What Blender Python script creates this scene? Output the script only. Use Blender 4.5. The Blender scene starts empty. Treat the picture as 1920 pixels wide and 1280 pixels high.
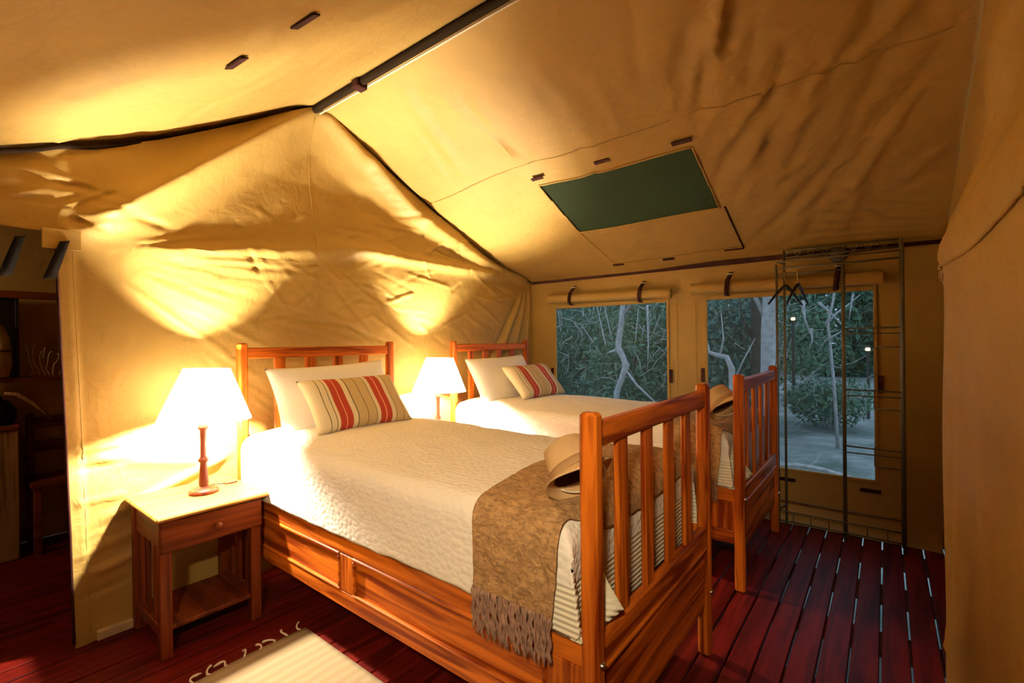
import bpy, bmesh, math, random
import numpy as np
from mathutils import Matrix, Vector
random.seed(7)
rng = np.random.default_rng(7)
sc = bpy.context.scene
COL = sc.collection

# ------------------------------------------------------------------ camera
cd = bpy.data.cameras.new('camera')
cd.sensor_width = 36.0
cd.lens = 16.623
cd.clip_start = 0.02
cam = bpy.data.objects.new('camera', cd)
COL.objects.link(cam)
r_ = (0.78453947, 0.61997285, -0.01146655)
d_ = (-0.00817408, -0.0081502, -0.99993338)
f_ = (-0.620025, 0.78458093, -0.00132645)
cam.matrix_world = Matrix(((r_[0], -d_[0], -f_[0], 0.0), (r_[1], -d_[1], -f_[1], 0.0),
                           (r_[2], -d_[2], -f_[2], 1.3), (0, 0, 0, 1)))
sc.camera = cam
# ------------------------------------------------------------------ world: blue dusk
w = bpy.data.worlds.new('dusk')
sc.world = w
w.use_nodes = True
wb = w.node_tree.nodes['Background']
wb.inputs[0].default_value = (0.40, 0.58, 0.80, 1)
wb.inputs[1].default_value = 1.1
# ------------------------------------------------------------------ unseen fill lights, added to brighten the beds and the wash room
def fill_light_at(name, loc, watts, radius, col):
    l = bpy.data.lights.new(name, 'POINT')
    l.energy = watts
    l.shadow_soft_size = radius
    l.color = col
    o = bpy.data.objects.new(name, l)
    o.location = loc
    COL.objects.link(o)


sl_d = bpy.data.lights.new('bed_fill_spot', 'SPOT')        # added fill spot with no visible source, aimed at the beds
sl_d.energy = 250.0
sl_d.color = (1.0, 0.79, 0.50)
sl_d.shadow_soft_size = 0.09
sl_d.spot_size = math.radians(74)
sl_d.spot_blend = 1.0
sl_o = bpy.data.objects.new('bed_fill_spot', sl_d)
sl_o.location = (0.05, -0.45, 1.88)
sl_o.rotation_euler = (Vector((-1.5, 1.6, 0.8)) - Vector(sl_o.location)).to_track_quat('-Z', 'Y').to_euler()
COL.objects.link(sl_o)
fill_light_at('wash_room_fill', (-3.7, -0.55, 1.75), 5.0, 0.06, (1.0, 0.72, 0.40))  # unseen point light, added to lift the dark wash room
# ------------------------------------------------------------------ exposure
vs = sc.view_settings
vs.view_transform = 'Standard'
vs.look = 'None'
vs.exposure = 0.80
vs.gamma = 1.0
vs.use_curve_mapping = False
sc.cycles.max_bounces = 8
sc.cycles.transparent_max_bounces = 12
sc.cycles.sample_clamp_indirect = 6.0
BULB = 4700.0                       # emission strength of each lamp bulb
LIGHT = (1.0, 0.89, 0.70)


# ================================================================== helpers
class G:
    """collects vertices and faces of ONE mesh"""
    def __init__(s):
        s.v = []
        s.f = []
        s.mi = []

    def add(s, vs_, fs, mi=0):
        o = len(s.v)
        s.v += [tuple(map(float, p)) for p in vs_]
        s.f += [tuple(i + o for i in f) for f in fs]
        s.mi += [mi] * len(fs)

    def box(s, lo, hi, c=0.0, mi=0, M=None):
        lo = np.array(lo, float)
        hi = np.array(hi, float)
        c = min(c, 0.45 * float((hi - lo).min()))
        V = []
        idx = {}
        for sx in (0, 1):
            for sy in (0, 1):
                for sz in (0, 1):
                    sg = (sx, sy, sz)
                    for a in range(3):
                        p = [0, 0, 0]
                        for k in range(3):
                            ins = 0 if k == a else c
                            p[k] = hi[k] - ins if sg[k] else lo[k] + ins
                        idx[(sg, a)] = len(V)
                        V.append(p)
        F = []
        for a in range(3):
            b, d = [k for k in range(3) if k != a]
            for sa in (0, 1):
                ring = []
                for (q, t) in ((0, 0), (1, 0), (1, 1), (0, 1)):
                    sg = [0, 0, 0]
                    sg[a] = sa
                    sg[b] = q
                    sg[d] = t
                    ring.append(idx[(tuple(sg), a)])
                F.append(ring)
        if c > 0:
            for a, b, d in ((0, 1, 2), (0, 2, 1), (1, 2, 0)):
                for sa in (0, 1):
                    for sb in (0, 1):
                        s0 = [0, 0, 0]
                        s0[a] = sa
                        s0[b] = sb
                        s1 = list(s0)
                        s1[d] = 1
                        F.append([idx[(tuple(s0), a)], idx[(tuple(s1), a)], idx[(tuple(s1), b)], idx[(tuple(s0), b)]])
            for sx in (0, 1):
                for sy in (0, 1):
                    for sz in (0, 1):
                        F.append([idx[((sx, sy, sz), a)] for a in range(3)])
        if M is not None:
            V = [tuple(M @ Vector(p)) for p in V]
        s.add(V, F, mi)
        return s

    def tube(s, path, r, n=8, caps=True, mi=0):
        P = [Vector(p) for p in path]
        R = r if hasattr(r, '__len__') else [r] * len(P)
        V = []
        up = None
        for i, p in enumerate(P):
            t = (P[min(i + 1, len(P) - 1)] - P[max(i - 1, 0)])
            t = t.normalized() if t.length > 1e-9 else Vector((0, 0, 1))
            if up is None:
                up = Vector((0, 0, 1)) if abs(t.z) < 0.9 else Vector((1, 0, 0))
            a = (up - t * up.dot(t))
            a = a.normalized() if a.length > 1e-6 else t.orthogonal().normalized()
            up = a
            b = t.cross(a)
            for k in range(n):
                q = 2 * math.pi * k / n
                V.append(p + (a * math.cos(q) + b * math.sin(q)) * R[i])
        F = []
        for i in range(len(P) - 1):
            for k in range(n):
                k2 = (k + 1) % n
                F.append((i * n + k, i * n + k2, (i + 1) * n + k2, (i + 1) * n + k))
        if caps:
            F.append(tuple(range(n))[::-1])
            F.append(tuple((len(P) - 1) * n + k for k in range(n)))
        s.add(V, F, mi)
        return s

    def lathe(s, prof, n=24, c=(0, 0, 0), mi=0, M=None, sy=1.0):
        V = []
        for (r, z) in prof:
            for k in range(n):
                q = 2 * math.pi * k / n
                p = Vector((r * math.cos(q), r * math.sin(q) * sy, z))
                if M is not None:
                    p = M @ p
                V.append((p.x + c[0], p.y + c[1], p.z + c[2]))
        F = []
        for i in range(len(prof) - 1):
            for k in range(n):
                k2 = (k + 1) % n
                F.append((i * n + k, i * n + k2, (i + 1) * n + k2, (i + 1) * n + k))
        s.add(V, F, mi)
        return s

    def grid(s, X, Y, Z, keep=None, mi=None):
        nu, nv = X.shape
        o = len(s.v)
        s.v += list(map(tuple, np.stack([X, Y, Z], -1).reshape(-1, 3).tolist()))
        for i in range(nu - 1):
            for j in range(nv - 1):
                if keep is None or keep[i, j]:
                    s.f.append((o + i * nv + j, o + (i + 1) * nv + j, o + (i + 1) * nv + j + 1, o + i * nv + j + 1))
                    s.mi.append(0 if mi is None else int(mi[i, j]))
        return s


def mesh(g, name, mats, smooth=False, recalc=True):
    me = bpy.data.meshes.new(name)
    me.from_pydata(g.v, [], g.f)
    if not isinstance(mats, (list, tuple)):
        mats = [mats]
    for m in mats:
        me.materials.append(m)
    if len(mats) > 1:
        me.polygons.foreach_set('material_index', g.mi)
    if recalc:
        bm = bmesh.new()
        bm.from_mesh(me)
        bmesh.ops.recalc_face_normals(bm, faces=bm.faces)
        bm.to_mesh(me)
        bm.free()
    if smooth:
        me.polygons.foreach_set('use_smooth', [True] * len(me.polygons))
    me.update()
    return me


def obj(name, g, mats, parent=None, smooth=False, recalc=True, kind=None, label=None):
    me = g if isinstance(g, bpy.types.Mesh) else mesh(g, name, mats, smooth, recalc)
    o = bpy.data.objects.new(name, me)
    COL.objects.link(o)
    if parent is not None:
        o.parent = parent
    if kind:
        o['kind'] = kind
    if label:
        o['label'] = label
    return o


def tag(o, label, cat, group=None):
    o['label'] = label
    o['category'] = cat
    if group:
        o['group'] = group
    return o


def thing(name, label, cat, loc=(0, 0, 0), group=None):
    o = bpy.data.objects.new(name, None)
    o.empty_display_size = 0.1
    COL.objects.link(o)
    o.location = loc
    return tag(o, label, cat, group)


def struct_empty(name, loc=(0, 0, 0)):
    o = bpy.data.objects.new(name, None)
    COL.objects.link(o)
    o.location = loc
    o['kind'] = 'structure'
    return o


def dup(src, delta, label, parent=None):
    c = src.copy()
    COL.objects.link(c)
    if parent is not None:
        c.parent = parent
    else:
        c.location = Vector(src.location) + Vector(delta)
        c['label'] = label
    for ch in list(src.children):
        dup(ch, None, None, c)
    return c


def solid(o, t, off=1.0):
    m = o.modifiers.new('solid', 'SOLIDIFY')
    m.thickness = t
    m.offset = off
    return o


def wob(x, y, k, amp, seed, n=9, spread=1.0):
    """soft band-limited noise as a sum of sines"""
    r = np.random.default_rng(seed)
    out = np.zeros_like(x)
    for _ in range(n):
        a = r.uniform(0, 2 * math.pi)
        kk = k * r.uniform(0.6, 1.6)
        out = out + np.sin((np.cos(a) * x * spread + np.sin(a) * y) * kk + r.uniform(0, 6.28))
    return out * amp / math.sqrt(n)


def creases(U, V, segs):
    """sum of ridges along straight segments (u0,v0,u1,v1,width,amp)"""
    out = np.zeros_like(U)
    for (u0, v0, u1, v1, wd, am) in segs:
        du, dv = u1 - u0, v1 - v0
        L = math.hypot(du, dv)
        t = ((U - u0) * du + (V - v0) * dv) / (L * L)
        d = ((U - u0) * dv - (V - v0) * du) / L
        env = np.clip(np.minimum(t, 1 - t) * 5, 0, 1)
        env = env * env * (3 - 2 * env)
        out += am * np.exp(-(d / wd) ** 2) * env
    return out


# ================================================================== materials
def nm(name):
    m = bpy.data.materials.new(name)
    m.use_nodes = True
    nt = m.node_tree
    return m, nt, nt.nodes['Principled BSDF']


def plain(name, col, rough=0.6, metal=0.0, spec=0.5, noise=0.0, nscale=20.0, bump=0.0, bscale=200.0):
    m, nt, b = nm(name)
    b.inputs['Base Color'].default_value = (*col, 1)
    b.inputs['Roughness'].default_value = rough
    b.inputs['Metallic'].default_value = metal
    b.inputs['Specular IOR Level'].default_value = spec
    if noise or bump:
        tc = nt.nodes.new('ShaderNodeTexCoord')
    if noise:
        n = nt.nodes.new('ShaderNodeTexNoise')
        n.inputs['Scale'].default_value = nscale
        n.inputs['Detail'].default_value = 5
        nt.links.new(tc.outputs['Object'], n.inputs['Vector'])
        r = nt.nodes.new('ShaderNodeValToRGB')
        r.color_ramp.elements[0].position = 0.3
        r.color_ramp.elements[1].position = 0.7
        r.color_ramp.elements[0].color = (*[c * (1 - noise) for c in col], 1)
        r.color_ramp.elements[1].color = (*[min(1, c * (1 + noise)) for c in col], 1)
        nt.links.new(n.outputs['Fac'], r.inputs['Fac'])
        nt.links.new(r.outputs['Color'], b.inputs['Base Color'])
    if bump:
        n2 = nt.nodes.new('ShaderNodeTexNoise')
        n2.inputs['Scale'].default_value = bscale
        n2.inputs['Detail'].default_value = 3
        nt.links.new(tc.outputs['Object'], n2.inputs['Vector'])
        bp = nt.nodes.new('ShaderNodeBump')
        bp.inputs['Strength'].default_value = bump
        bp.inputs['Distance'].default_value = 0.004
        nt.links.new(n2.outputs['Fac'], bp.inputs['Height'])
        nt.links.new(bp.outputs['Normal'], b.inputs['Normal'])
    return m


def canvas_mat(name, col, rough=0.55):
    m, nt, b = nm(name)
    b.inputs['Roughness'].default_value = rough
    b.inputs['Specular IOR Level'].default_value = 0.35
    tc = nt.nodes.new('ShaderNodeTexCoord')
    n = nt.nodes.new('ShaderNodeTexNoise')
    n.inputs['Scale'].default_value = 3.0
    n.inputs['Detail'].default_value = 6
    nt.links.new(tc.outputs['Object'], n.inputs['Vector'])
    r = nt.nodes.new('ShaderNodeValToRGB')
    r.color_ramp.elements[0].position = 0.3
    r.color_ramp.elements[1].position = 0.75
    r.color_ramp.elements[0].color = (*[c * 0.9 for c in col], 1)
    r.color_ramp.elements[1].color = (*[c * 1.06 for c in col], 1)
    nt.links.new(n.outputs['Fac'], r.inputs['Fac'])
    nt.links.new(r.outputs['Color'], b.inputs['Base Color'])
    # weave + crumple relief
    n2 = nt.nodes.new('ShaderNodeTexNoise')
    n2.inputs['Scale'].default_value = 14.0
    n2.inputs['Detail'].default_value = 5
    n2.inputs['Distortion'].default_value = 0.6
    nt.links.new(tc.outputs['Object'], n2.inputs['Vector'])
    bp = nt.nodes.new('ShaderNodeBump')
    bp.inputs['Strength'].default_value = 0.32
    bp.inputs['Distance'].default_value = 0.02
    nt.links.new(n2.outputs['Fac'], bp.inputs['Height'])
    nt.links.new(bp.outputs['Normal'], b.inputs['Normal'])
    return m


def wood_mat(name, dark, light, axis, rough=0.42, spec=0.22):
    m, nt, b = nm(name)
    b.inputs['Roughness'].default_value = rough
    b.inputs['Specular IOR Level'].default_value = spec
    tc = nt.nodes.new('ShaderNodeTexCoord')
    oi = nt.nodes.new('ShaderNodeObjectInfo')
    mp = nt.nodes.new('ShaderNodeMapping')
    s = [26.0, 26.0, 26.0]
    s[axis] = 1.6
    mp.inputs['Scale'].default_value = s
    cm = nt.nodes.new('ShaderNodeCombineXYZ')
    mu = nt.nodes.new('ShaderNodeMath')
    mu.operation = 'MULTIPLY'
    mu.inputs[1].default_value = 40.0
    nt.links.new(oi.outputs['Random'], mu.inputs[0])
    for k in range(3):
        nt.links.new(mu.outputs[0], cm.inputs[k])
    nt.links.new(tc.outputs['Object'], mp.inputs['Vector'])
    nt.links.new(cm.outputs[0], mp.inputs['Location'])
    n = nt.nodes.new('ShaderNodeTexNoise')
    n.inputs['Scale'].default_value = 1.0
    n.inputs['Detail'].default_value = 6
    n.inputs['Distortion'].default_value = 0.9
    nt.links.new(mp.outputs[0], n.inputs['Vector'])
    r = nt.nodes.new('ShaderNodeValToRGB')
    e = r.color_ramp.elements
    e[0].position = 0.38
    e[1].position = 0.62
    e[0].color = (*dark, 1)
    e[1].color = (*light, 1)
    md = e.new(0.5)
    md.color = (*[(a + c) / 2 * 1.05 for a, c in zip(dark, light)], 1)
    nt.links.new(n.outputs['Fac'], r.inputs['Fac'])
    nt.links.new(r.outputs['Color'], b.inputs['Base Color'])
    bp = nt.nodes.new('ShaderNodeBump')
    bp.inputs['Strength'].default_value = 0.08
    bp.inputs['Distance'].default_value = 0.003
    nt.links.new(n.outputs['Fac'], bp.inputs['Height'])
    nt.links.new(bp.outputs['Normal'], b.inputs['Normal'])
    return m


CANV = canvas_mat('tan_canvas', (0.45, 0.285, 0.075))
CANV_R = canvas_mat('tan_canvas_roof', (0.47, 0.30, 0.080), 0.6)
STRAPM = plain('black_strap', (0.006, 0.004, 0.004), 0.9, 0.0, 0.05)
SEAM = plain('canvas_seam', (0.44, 0.28, 0.07), 0.7)
WEB = plain('dark_webbing', (0.035, 0.008, 0.006), 0.8, 0.0, 0.15)
GAPSHADE = plain('gap_shade', (0.018, 0.010, 0.006), 0.9, 0.0, 0.05)  # near-black, paints the shade in the gap under the roof
POLE = plain('brown_pole', (0.020, 0.012, 0.006), 0.9, 0.0, 0.05)
PIPING = plain('pale_piping', (0.75, 0.66, 0.50), 0.6)
W_D, W_L = (0.20, 0.026, 0.002), (0.66, 0.165, 0.012)
BEDX = wood_mat('bed_wood_x', W_D, W_L, 0)
BEDY = wood_mat('bed_wood_y', W_D, W_L, 1)
BEDZ = wood_mat('bed_wood_z', W_D, W_L, 2)
STX = wood_mat('stand_wood_x', (0.085, 0.013, 0.0025), (0.20, 0.038, 0.006), 0)
STY = wood_mat('stand_wood_y', (0.085, 0.013, 0.0025), (0.20, 0.038, 0.006), 1)
STZ = wood_mat('stand_wood_z', (0.085, 0.013, 0.0025), (0.20, 0.038, 0.006), 2)
FLOOR = wood_mat('red_floor_wood', (0.065, 0.004, 0.0025), (0.155, 0.0095, 0.005), 1, 0.45, 0.12)
DKWOOD = wood_mat('dark_red_wood', (0.10, 0.02, 0.008), (0.2, 0.05, 0.015), 1, 0.45)
GREYWOOD = wood_mat('weathered_plank', (0.16, 0.09, 0.04), (0.36, 0.23, 0.12), 2, 0.7)
CHROME = plain('chrome', (0.75, 0.72, 0.68), 0.25, 1.0)
RACKM = plain('rack_metal', (0.16, 0.135, 0.08), 0.5, 0.3)
BLACK = plain('black_plastic', (0.012, 0.010, 0.010), 0.4)
LAMPWOOD = wood_mat('lamp_turned_wood', (0.09, 0.018, 0.008), (0.18, 0.05, 0.02), 2, 0.3)
HATM = plain('hat_felt', (0.55, 0.36, 0.17), 0.85, noise=0.12, nscale=8, bump=0.15, bscale=300)
HATD = plain('hat_lining', (0.10, 0.035, 0.015), 0.8)
WHITECL = plain('white_cotton', (0.86, 0.81, 0.72), 0.85, bump=0.2, bscale=60)
RUGM, nt, b = nm('cream_rug')
b.inputs['Roughness'].default_value = 0.95
tc = nt.nodes.new('ShaderNodeTexCoord')
wv = nt.nodes.new('ShaderNodeTexWave')
wv.bands_direction = 'X'
wv.inputs['Scale'].default_value = 6.5
wv.inputs['Distortion'].default_value = 1.2
wv.inputs['Detail'].default_value = 2
nt.links.new(tc.outputs['Object'], wv.inputs['Vector'])
rp = nt.nodes.new('ShaderNodeValToRGB')
rp.color_ramp.elements[0].color = (0.38, 0.27, 0.14, 1)
rp.color_ramp.elements[1].color = (0.43, 0.315, 0.175, 1)
nt.links.new(wv.outputs['Fac'], rp.inputs['Fac'])
nt.links.new(rp.outputs['Color'], b.inputs['Base Color'])
wv2 = nt.nodes.new('ShaderNodeTexWave')
wv2.bands_direction = 'X'
wv2.inputs['Scale'].default_value = 60
nt.links.new(tc.outputs['Object'], wv2.inputs['Vector'])
bp = nt.nodes.new('ShaderNodeBump')
bp.inputs['Strength'].default_value = 0.4
bp.inputs['Distance'].default_value = 0.003
nt.links.new(wv2.outputs['Fac'], bp.inputs['Height'])
nt.links.new(bp.outputs['Normal'], b.inputs['Normal'])
TASSEL = plain('tassel_cotton', (0.78, 0.66, 0.48), 0.9)

# quilt: puffed rows
QUILT, nt, b = nm('quilt_top')
b.inputs['Base Color'].default_value = (0.88, 0.82, 0.72, 1)
b.inputs['Roughness'].default_value = 0.85
tc = nt.nodes.new('ShaderNodeTexCoord')
mp = nt.nodes.new('ShaderNodeMapping')
mp.inputs['Scale'].default_value = (1.0, 1.35, 1.35)
vo = nt.nodes.new('ShaderNodeTexVoronoi')
vo.inputs['Scale'].default_value = 40
vo.inputs['Randomness'].default_value = 0.75
nt.links.new(tc.outputs['Object'], mp.inputs['Vector'])
nt.links.new(mp.outputs[0], vo.inputs['Vector'])
bp = nt.nodes.new('ShaderNodeBump')
bp.inputs['Strength'].default_value = 0.38
bp.inputs['Distance'].default_value = 0.010
bp.invert = True
nt.links.new(vo.outputs['Distance'], bp.inputs['Height'])
nt.links.new(bp.outputs['Normal'], b.inputs['Normal'])
# quilt border: channel ribs
QRIB, nt, b = nm('quilt_border')
b.inputs['Base Color'].default_value = (0.82, 0.76, 0.58, 1)
b.inputs['Roughness'].default_value = 0.85
tc = nt.nodes.new('ShaderNodeTexCoord')
wv = nt.nodes.new('ShaderNodeTexWave')
wv.bands_direction = 'Z'
wv.inputs['Scale'].default_value = 20
wv.inputs['Distortion'].default_value = 0.5
wv.inputs['Detail Scale'].default_value = 0.4
nt.links.new(tc.outputs['Object'], wv.inputs['Vector'])
bp = nt.nodes.new('ShaderNodeBump')
bp.inputs['Strength'].default_value = 0.45
bp.inputs['Distance'].default_value = 0.008
nt.links.new(wv.outputs['Fac'], bp.inputs['Height'])
nt.links.new(bp.outputs['Normal'], b.inputs['Normal'])
# throw
THROW, nt, b = nm('brown_throw')
b.inputs['Roughness'].default_value = 0.9
tc = nt.nodes.new('ShaderNodeTexCoord')
mp = nt.nodes.new('ShaderNodeMapping')
mp.inputs['Scale'].default_value = (24, 40, 40)
n = nt.nodes.new('ShaderNodeTexNoise')
n.inputs['Scale'].default_value = 1.6
n.inputs['Detail'].default_value = 7
n.inputs['Roughness'].default_value = 0.65
n.inputs['Distortion'].default_value = 1.0
nt.links.new(tc.outputs['Object'], mp.inputs['Vector'])
nt.links.new(mp.outputs[0], n.inputs['Vector'])
rp = nt.nodes.new('ShaderNodeValToRGB')
rp.color_ramp.elements[0].position = 0.34
rp.color_ramp.elements[1].position = 0.66
rp.color_ramp.elements[0].color = (0.26, 0.135, 0.05, 1)
rp.color_ramp.elements[1].color = (0.62, 0.37, 0.155, 1)
nt.links.new(n.outputs['Fac'], rp.inputs['Fac'])
nt.links.new(rp.outputs['Color'], b.inputs['Base Color'])
bp = nt.nodes.new('ShaderNodeBump')
bp.inputs['Strength'].default_value = 0.7
bp.inputs['Distance'].default_value = 0.012
nt.links.new(n.outputs['Fac'], bp.inputs['Height'])
nt.links.new(bp.outputs['Normal'], b.inputs['Normal'])
FRINGE = plain('fringe_yarn', (0.30, 0.17, 0.115), 0.9, noise=0.4, nscale=60)

# striped cushion: stripes across its length (object x in -1..1)
STRIPE, nt, b = nm('striped_cushion')
b.inputs['Roughness'].default_value = 0.85
tc = nt.nodes.new('ShaderNodeTexCoord')
sx = nt.nodes.new('ShaderNodeSeparateXYZ')
nt.links.new(tc.outputs['Object'], sx.inputs[0])
mr = nt.nodes.new('ShaderNodeMapRange')
mr.inputs['From Min'].default_value = -0.30
mr.inputs['From Max'].default_value = 0.30
nt.links.new(sx.outputs[0], mr.inputs['Value'])
rp = nt.nodes.new('ShaderNodeValToRGB')
rp.color_ramp.interpolation = 'CONSTANT'
CR, TN, RD, OL, PK = (0.74, 0.62, 0.40), (0.58, 0.42, 0.20), (0.46, 0.050, 0.018), (0.20, 0.15, 0.05), (0.85, 0.36, 0.22)
bands = [(0.0, CR), (0.11, OL), (0.118, CR), (0.165, OL), (0.173, CR), (0.20, RD), (0.258, PK), (0.268, RD), (0.325, CR),
         (0.375, OL), (0.383, TN), (0.475, OL), (0.483, TN), (0.57, OL), (0.578, CR), (0.615, RD), (0.675, PK), (0.685, RD),
         (0.745, CR), (0.79, OL), (0.798, TN), (0.885, OL), (0.893, TN)]
el = rp.color_ramp.elements
el[0].position, el[0].color = bands[0][0], (*bands[0][1], 1)
el[1].position, el[1].color = bands[-1][0], (*bands[-1][1], 1)
for p, c in bands[1:-1]:
    q = el.new(p)
    q.color = (*c, 1)
nt.links.new(mr.outputs[0], rp.inputs['Fac'])
nt.links.new(rp.outputs['Color'], b.inputs['Base Color'])

# lamp shade: thin translucent fabric
SHADE = bpy.data.materials.new('lamp_shade_fabric')
SHADE.use_nodes = True
nt = SHADE.node_tree
nt.nodes.remove(nt.nodes['Principled BSDF'])
df = nt.nodes.new('ShaderNodeBsdfDiffuse')
df.inputs[0].default_value = (0.85, 0.80, 0.68, 1)
tr = nt.nodes.new('ShaderNodeBsdfTranslucent')
tr.inputs[0].default_value = (0.93, 0.87, 0.72, 1)
mx = nt.nodes.new('ShaderNodeMixShader')
mx.inputs[0].default_value = 0.74
nt.links.new(df.outputs[0], mx.inputs[1])
nt.links.new(tr.outputs[0], mx.inputs[2])
nt.links.new(mx.outputs[0], nt.nodes['Material Output'].inputs['Surface'])


def emit(name, col, s):
    m = bpy.data.materials.new(name)
    m.use_nodes = True
    nt = m.node_tree
    nt.nodes.remove(nt.nodes['Principled BSDF'])
    e = nt.nodes.new('ShaderNodeEmission')
    e.inputs[0].default_value = (*col, 1)
    e.inputs[1].default_value = s
    nt.links.new(e.outputs[0], nt.nodes['Material Output'].inputs['Surface'])
    return m


BULBM = emit('bulb_glow', LIGHT, BULB)
LANT = emit('lantern_glow', (1.0, 0.7, 0.35), 3.0)

# insect gauze
GAUZE = bpy.data.materials.new('insect_gauze')
GAUZE.use_nodes = True
nt = GAUZE.node_tree
pb = nt.nodes['Principled BSDF']
pb.inputs['Base Color'].default_value = (0.10, 0.16, 0.19, 1)
pb.inputs['Roughness'].default_value = 0.8
tp = nt.nodes.new('ShaderNodeBsdfTransparent')
mx = nt.nodes.new('ShaderNodeMixShader')
mx.inputs[0].default_value = 0.25
nt.links.new(tp.outputs[0], mx.inputs[1])
nt.links.new(pb.outputs[0], mx.inputs[2])
nt.links.new(mx.outputs[0], nt.nodes['Material Output'].inputs['Surface'])
ROOFMESH = plain('dark_green_gauze', (0.020, 0.029, 0.013), 0.9, 0.0, 0.1, noise=0.3, nscale=160, bump=0.5, bscale=260)
LEAF = [plain('leaf_a', (0.085, 0.19, 0.11), 0.6), plain('leaf_b', (0.13, 0.24, 0.14), 0.6), plain('leaf_c', (0.09, 0.17, 0.13), 0.6)]
BARK = plain('pale_bark', (0.50, 0.48, 0.46), 0.8, noise=0.25, nscale=14)
BARKD = plain('dark_bark', (0.07, 0.065, 0.05), 0.9, noise=0.3, nscale=14)
EARTH, nt, b = nm('bush_earth')
b.inputs['Roughness'].default_value = 0.95
tc = nt.nodes.new('ShaderNodeTexCoord')
n = nt.nodes.new('ShaderNodeTexNoise')
n.inputs['Scale'].default_value = 1.3
n.inputs['Detail'].default_value = 8
n.inputs['Roughness'].default_value = 0.75
nt.links.new(tc.outputs['Object'], n.inputs['Vector'])
rp = nt.nodes.new('ShaderNodeValToRGB')
rp.color_ramp.elements[0].position = 0.38
rp.color_ramp.elements[1].position = 0.66
rp.color_ramp.elements[0].color = (0.11, 0.16, 0.13, 1)
rp.color_ramp.elements[1].color = (0.40, 0.43, 0.41, 1)
nt.links.new(n.outputs['Fac'], rp.inputs['Fac'])
nt.links.new(rp.outputs['Color'], b.inputs['Base Color'])

# ================================================================== structure
XW, YB = -2.80, 3.88          # headboard wall, window wall
RY, RZ = 1.58, 2.79           # ridge
ZE = 1.885                    # eave of the window wall
SL = (RZ - ZE) / (YB - RY)

# ---- floor: deck boards along y with open joints, joists below
floor = struct_empty('floor')
pitch = 0.0983
gB = G().box((-0.0453, -1.0, -0.026), (0.0453, 4.0, 0.0), 0.003)
plank_me = mesh(gB, 'plank', FLOOR)
i0 = -int(4.55 / pitch)
for k in range(i0, 9):
    o = obj('plank', plank_me, None, floor)
    o.location = (-0.027 + (k + 0.5) * pitch, 0, random.uniform(-0.0012, 0.0012))
for k, jy in enumerate([3.69 - 0.52 * q for q in range(9)]):
    obj('joist', G().box((-4.7, jy, -0.125), (0.9, jy + 0.045, -0.029), 0.003), DKWOOD, floor)

# ---- ground outside and under the deck
gx = np.linspace(-30, 22, 70)
gy = np.linspace(-6, 45, 70)
Xg, Yg = np.meshgrid(gx, gy, indexing='ij')
Zg = -0.52 + wob(Xg, Yg, 1.1, 0.03, 5) * np.clip((Yg - 4) / 3, 0, 1)
gr = obj('ground', G().grid(Xg, Yg, Zg), EARTH, smooth=True, kind='structure')

# ---- headboard wall (a hung canvas sheet with a doorway at its left)
topY = [-0.95, 0.223, 0.379, 0.557, 0.762, 0.999, 1.277, 1.58, 1.796, 2.004, 2.436, 2.777, 3.102, 3.474, 3.90]
topZ = [1.66, 2.092, 2.152, 2.217, 2.311, 2.442, 2.603, 2.788, 2.70, 2.606, 2.40, 2.235, 2.085, 1.965, 1.875]


def wall_top(y):
    return np.interp(y, topY, topZ)


def door_edge(z):
    return np.interp(z, [0, 0.5, 1.2, 1.8], [0.420, 0.418, 0.40, 0.385])


wseg = [(0.36, 1.728, 1.62, 2.825, 0.055, 0.075), (0.50, 1.80, 1.50, 2.70, 0.16, 0.03),
        (1.58, 2.79, 2.02, 2.50, 0.05, 0.05), (1.9, 2.60, 2.56, 2.17, 0.05, 0.06), (2.35, 2.29, 3.2, 1.96, 0.05, 0.06),
        (3.0, 2.02, 3.86, 1.88, 0.04, 0.05), (1.9, 2.45, 3.0, 1.95, 0.12, -0.03)]
wseg += [(0.6, 1.75, 2.3, 1.96, 0.045, 0.025), (1.5, 1.94, 3.6, 1.89, 0.04, 0.045)]
r2 = random.Random(11)
for _ in range(70):                                  # tension creases fanning from the door tie-back
    a = r2.uniform(-0.85, 0.25)
    d0 = r2.uniform(0.15, 1.3)
    L = r2.uniform(0.25, 0.9)
    y0, z0 = 0.44 + d0 * math.cos(a), 1.76 + d0 * math.sin(a)
    wseg.append((y0, z0, y0 + L * math.cos(a + 0.1), z0 + L * math.sin(a + 0.1), r2.uniform(0.007, 0.014), r2.uniform(0.002, 0.006) * r2.choice((-1, 1, 1))))
for _ in range(85):                                  # loose wrinkles in the middle of the sheet
    y0, z0 = r2.uniform(1.0, 3.3), r2.uniform(1.35, 2.25)
    a = r2.choice((-0.5, -0.35, 0.5, 0.15, -0.9)) + r2.uniform(-0.2, 0.2)
    L = r2.uniform(0.15, 0.55)
    wseg.append((y0, z0, y0 + L * math.cos(a), z0 + L * math.sin(a), r2.uniform(0.007, 0.016), r2.uniform(0.003, 0.011) * r2.choice((-1, 1, 1))))
for q in range(6):                                   # folds falling from the far corner
    wseg.append((3.84 - 0.02 * q, 1.84, 3.72 - 0.13 * q, 0.95, 0.022, 0.022 if q % 2 == 0 else -0.012))
for _ in range(26):                                  # crumpled cloth over the doorway
    y0, z0 = r2.uniform(-0.6, 0.5), r2.uniform(1.82, 2.12)
    a = r2.uniform(-0.5, 0.9)
    wseg.append((y0, z0, y0 + r2.uniform(0.15, 0.4) * math.cos(a), z0 + 0.25 * math.sin(a), r2.uniform(0.01, 0.025), r2.uniform(0.006, 0.018) * r2.choice((-1, 1))))
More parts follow.
